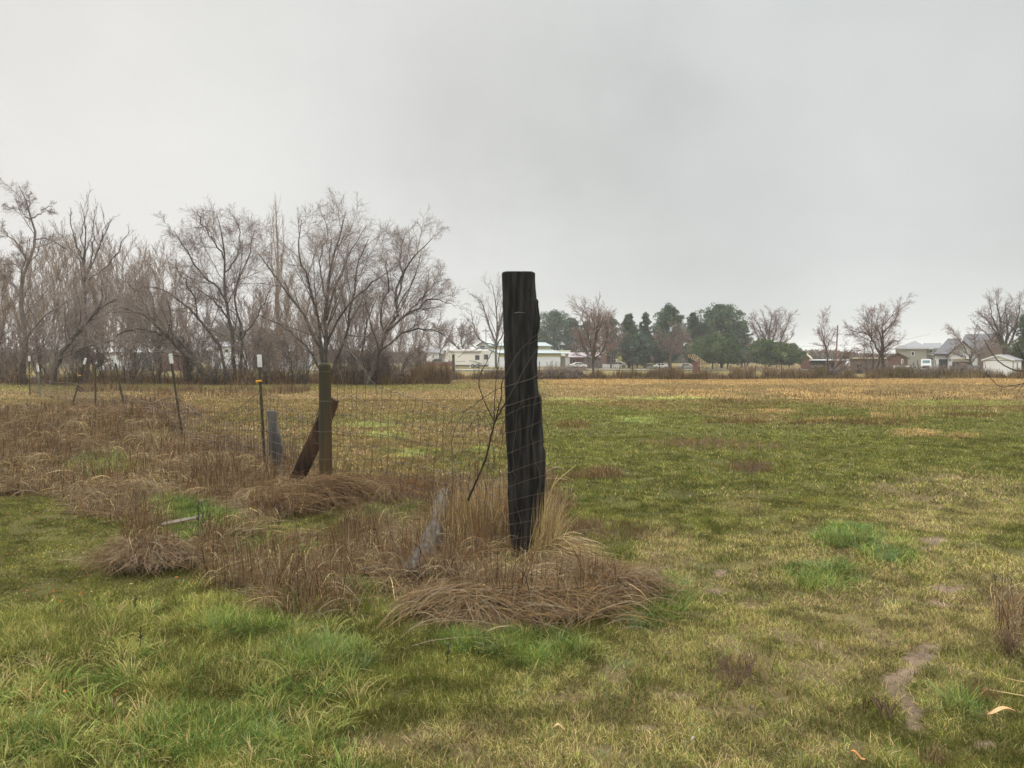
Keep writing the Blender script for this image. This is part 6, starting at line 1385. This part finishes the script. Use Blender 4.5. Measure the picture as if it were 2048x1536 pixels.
# dark leaning stakes by the jeep
far_post(1838, 721, 735, 96, 'black stake leaning left in front of the pale jeep', .10, M_steel, topx=1834.5, grp='stakes before the right houses'); far_post(1873, 720, 738, 96, 'black slanted stake before the white garage wall', .09, M_steel, topx=1870, grp='stakes before the right houses')

# --- poles and overhead wires
def upole(px, pt, Y, label, r, m_=None, arm=None, lamp=False, name='utility_pole', leanpx=0):
    loc = place(px, Y); H = hgt(pt, Y, loc[2]); root = thing(name, label, 'pole', loc, None); dx = wid(leanpx, Y)
    m = MB(); m.tube([(0, 0, -.2), (dx, 0, H)], [r, r * .7], 10); m.build('pole', m_ or M_fw, root)
    if arm: m = MB(); m.box(dx - arm, dx + arm, -.07, .07, H - .6, H - .45); m.build('crossarm', m_ or M_fw, root)
    if lamp:
        m = MB(); m.tube([(dx, 0, H - .3), (dx + .5, -.1, H + .1), (dx + .9, -.15, H + .2)], .04, 6); m.build('lamp_arm', W_chrome, root); m = MB(); m.box(dx - .3, dx + .05, -.35, -.1, H - .9, H - .2); m.build('transformer', P_('pale_blue_metal', (.35, .45, .5)), root)
    else: m = MB(); m.tube([(dx, 0, H), (dx, 0, H + .12)], [r * .4, r * .3], 6); m.build('cap', W_chrome, root)
    return root
upole(1671, 651, 112, 'reddish leaning utility pole left of the broad drooping tree', .13, P_('reddish_pole_wood', (.20, .10, .075)), leanpx=3)
upole(1342, 652, 128, 'light pole with a pale blue box in front of the purplish tree', .10, lamp=True)
upole(972, 657, 172, 'thin utility pole behind the trailer roof', .1, arm=.8); upole(898, 672, 172, 'thin pole rising at the nose of the travel trailer', .1); upole(1986, 664, 140, 'utility pole with crossarm behind the dark roof', .12, arm=1.2)
root = thing('overhead_wires', 'thin overhead cables crossing between the poles at the right', 'cable', tuple(at(1671, 690, 112)))
for (a, b) in (((1500, 683, 125), (1671, 689, 112)), ((1500, 700, 125), (1671, 706, 112)), ((1671, 690, 112), (1860, 668, 116)), ((1342, 662, 128), (1500, 683, 125)), ((1342, 670, 128), (1500, 700, 125))):
    P = np.linspace(0, 1, 14)[:, None]; A_, B_ = np.array(at(*a)), np.array(at(*b)); W = A_ * (1 - P) + B_ * P; W[:, 2] -= .5 * (4 * P * (1 - P))[:, 0]
    V, F = tubes(W[None], np.full((1, 14), .012), 4); put('cable', mesh_np('cable', V, F), W_black, root)
# --- yellow wheel hay rake, folded
Y = 104; loc = place(1400, Y); root = thing('hay_rake', 'folded yellow finger-wheel hay rake slanting in front of the wide low juniper', 'farm implement', loc)
M_rake = P_('yellow_rake_paint', (.50, .44, .22), (.35, .24, .14), scale=4); M_rr = P_('rusty_frame', (.20, .09, .07))
def zc_(py): return hgt(py, Y, loc[2])
def wheel(cx, cz, r, y):
    m = MB(); n = 20
    for q in range(n):
        a0, a1 = 2 * math.pi * q / n, 2 * math.pi * (q + 1) / n
        c0, s0, c1, s1 = math.cos(a0), math.sin(a0), math.cos(a1), math.sin(a1)
        m.solid([(cx + c0 * r * .62, y, cz + s0 * r * .62), (cx + c0 * r, y, cz + s0 * r), (cx + c1 * r, y, cz + s1 * r), (cx + c1 * r * .62, y, cz + s1 * r * .62)], [(cx + c0 * r * .62, y + .05, cz + s0 * r * .62), (cx + c0 * r, y + .05, cz + s0 * r), (cx + c1 * r, y + .05, cz + s1 * r), (cx + c1 * r * .62, y + .05, cz + s1 * r * .62)])
        if q % 2 == 0: m.tube([(cx + c0 * r * .95, y + .02, cz + s0 * r * .95), (cx + math.cos(a0 + .35) * r * 1.3, y - .02, cz + math.sin(a0 + .35) * r * 1.3)], .014, 3)
    m.build('rake_wheel', M_rake, root)
for i in range(6): t = i / 5; wheel(wid(1378 + 34 * t - 1400, Y), zc_(712 + 20 * t), .19, -.2)
for i in range(6): t = i / 5; wheel(wid(1388 + 27 * t - 1400, Y), zc_(711 + 18 * t), .19, .15)
for i in range(3): wheel(wid(1397 + 6 * i - 1400, Y), zc_(731 + i * .6), .17, -.4)
m = MB(); m.tube([(wid(-24, Y), 0, zc_(712)), (wid(15, Y), 0, zc_(735))], .06, 6); m.tube([(wid(-14, Y), .2, zc_(712)), (wid(16, Y), .2, zc_(732))], .06, 6); m.tube([(wid(-12, Y), 0, .1), (wid(8, Y), 0, .3)], .07, 6); m.tube([(wid(-13, Y), .1, .05), (wid(-12, Y), .1, zc_(716))], .08, 6); m.build('frame', M_rr, root)
m = MB(); m.box(wid(-14, Y), wid(2, Y), .3, .4, .15, zc_(724)); m.build('panel', P_('dull_red_panel', (.22, .10, .09)), root)
# distant low dark tree belt closing the horizon
n = 150000; xx_ = rng.uniform(-330, 330, n); Yq = 240 + rng.uniform(0, 18, n); hcap = 1.6 + 3.4 * fbm(xx_ * .03, xx_ * 0, 131, 4)
zq = -.8 + rng.uniform(0, 1, n) ** .8 * hcap; s_ = .5
d1 = rng.normal(0, 1, (n, 3)); d1 /= np.linalg.norm(d1, axis=1, keepdims=True); d2 = np.cross(d1, rng.normal(0, 1, (n, 3))); d2 /= np.linalg.norm(d2, axis=1, keepdims=True)
c0 = np.stack([xx_, Yq, zq], 1); V = np.stack([c0 - d2 * .35, c0 + d2 * .35, c0 + d1 * .9], 1).reshape(-1, 3)
col, _ = pick([np.full(n, 1.), np.full(n, .6)], ['dead', 'grey'])
o = put('distant_woodland', mesh_np('distant_woodland', V, [np.arange(n * 3).reshape(n, 3)], np.repeat(jitter(col * .6, .3), 3, 0)), M_leaf); tag(o, kind='stuff'); o['label'] = 'misty low belt of far trees along the horizon'
# turn the houses so that their fronts look towards the pasture corner
for o in list(COL.objects):
    if o.parent is None and o.get('category') in ('house', 'garage', 'shed', 'fence', 'jeep', 'wall', 'tank') and not o.name.startswith(('white_shed', 'rail_fence')) and o.location.y > 75:
        ph = math.atan2(o.location.x, o.location.y); o.rotation_euler.z -= ph; o.scale = (math.cos(ph), 1, 1)
# haze
HZ = True
m = bpy.data.materials.new('thin_mist'); m.use_nodes = True; t = m.node_tree
for q in list(t.nodes): t.nodes.remove(q)
oo = t.nodes.new('ShaderNodeOutputMaterial'); vv = t.nodes.new('ShaderNodeVolumePrincipled'); vv.inputs['Color'].default_value = (.93, .94, .95, 1); vv.inputs['Density'].default_value = .0005; vv.inputs['Anisotropy'].default_value = 0.2
t.links.new(vv.outputs[0], oo.inputs['Volume'])
mb = MB(); mb.box(-1600, 1600, -60, 1600, -3.5, 26); 
if HZ: o = mb.build('haze', m); tag(o, kind='stuff')
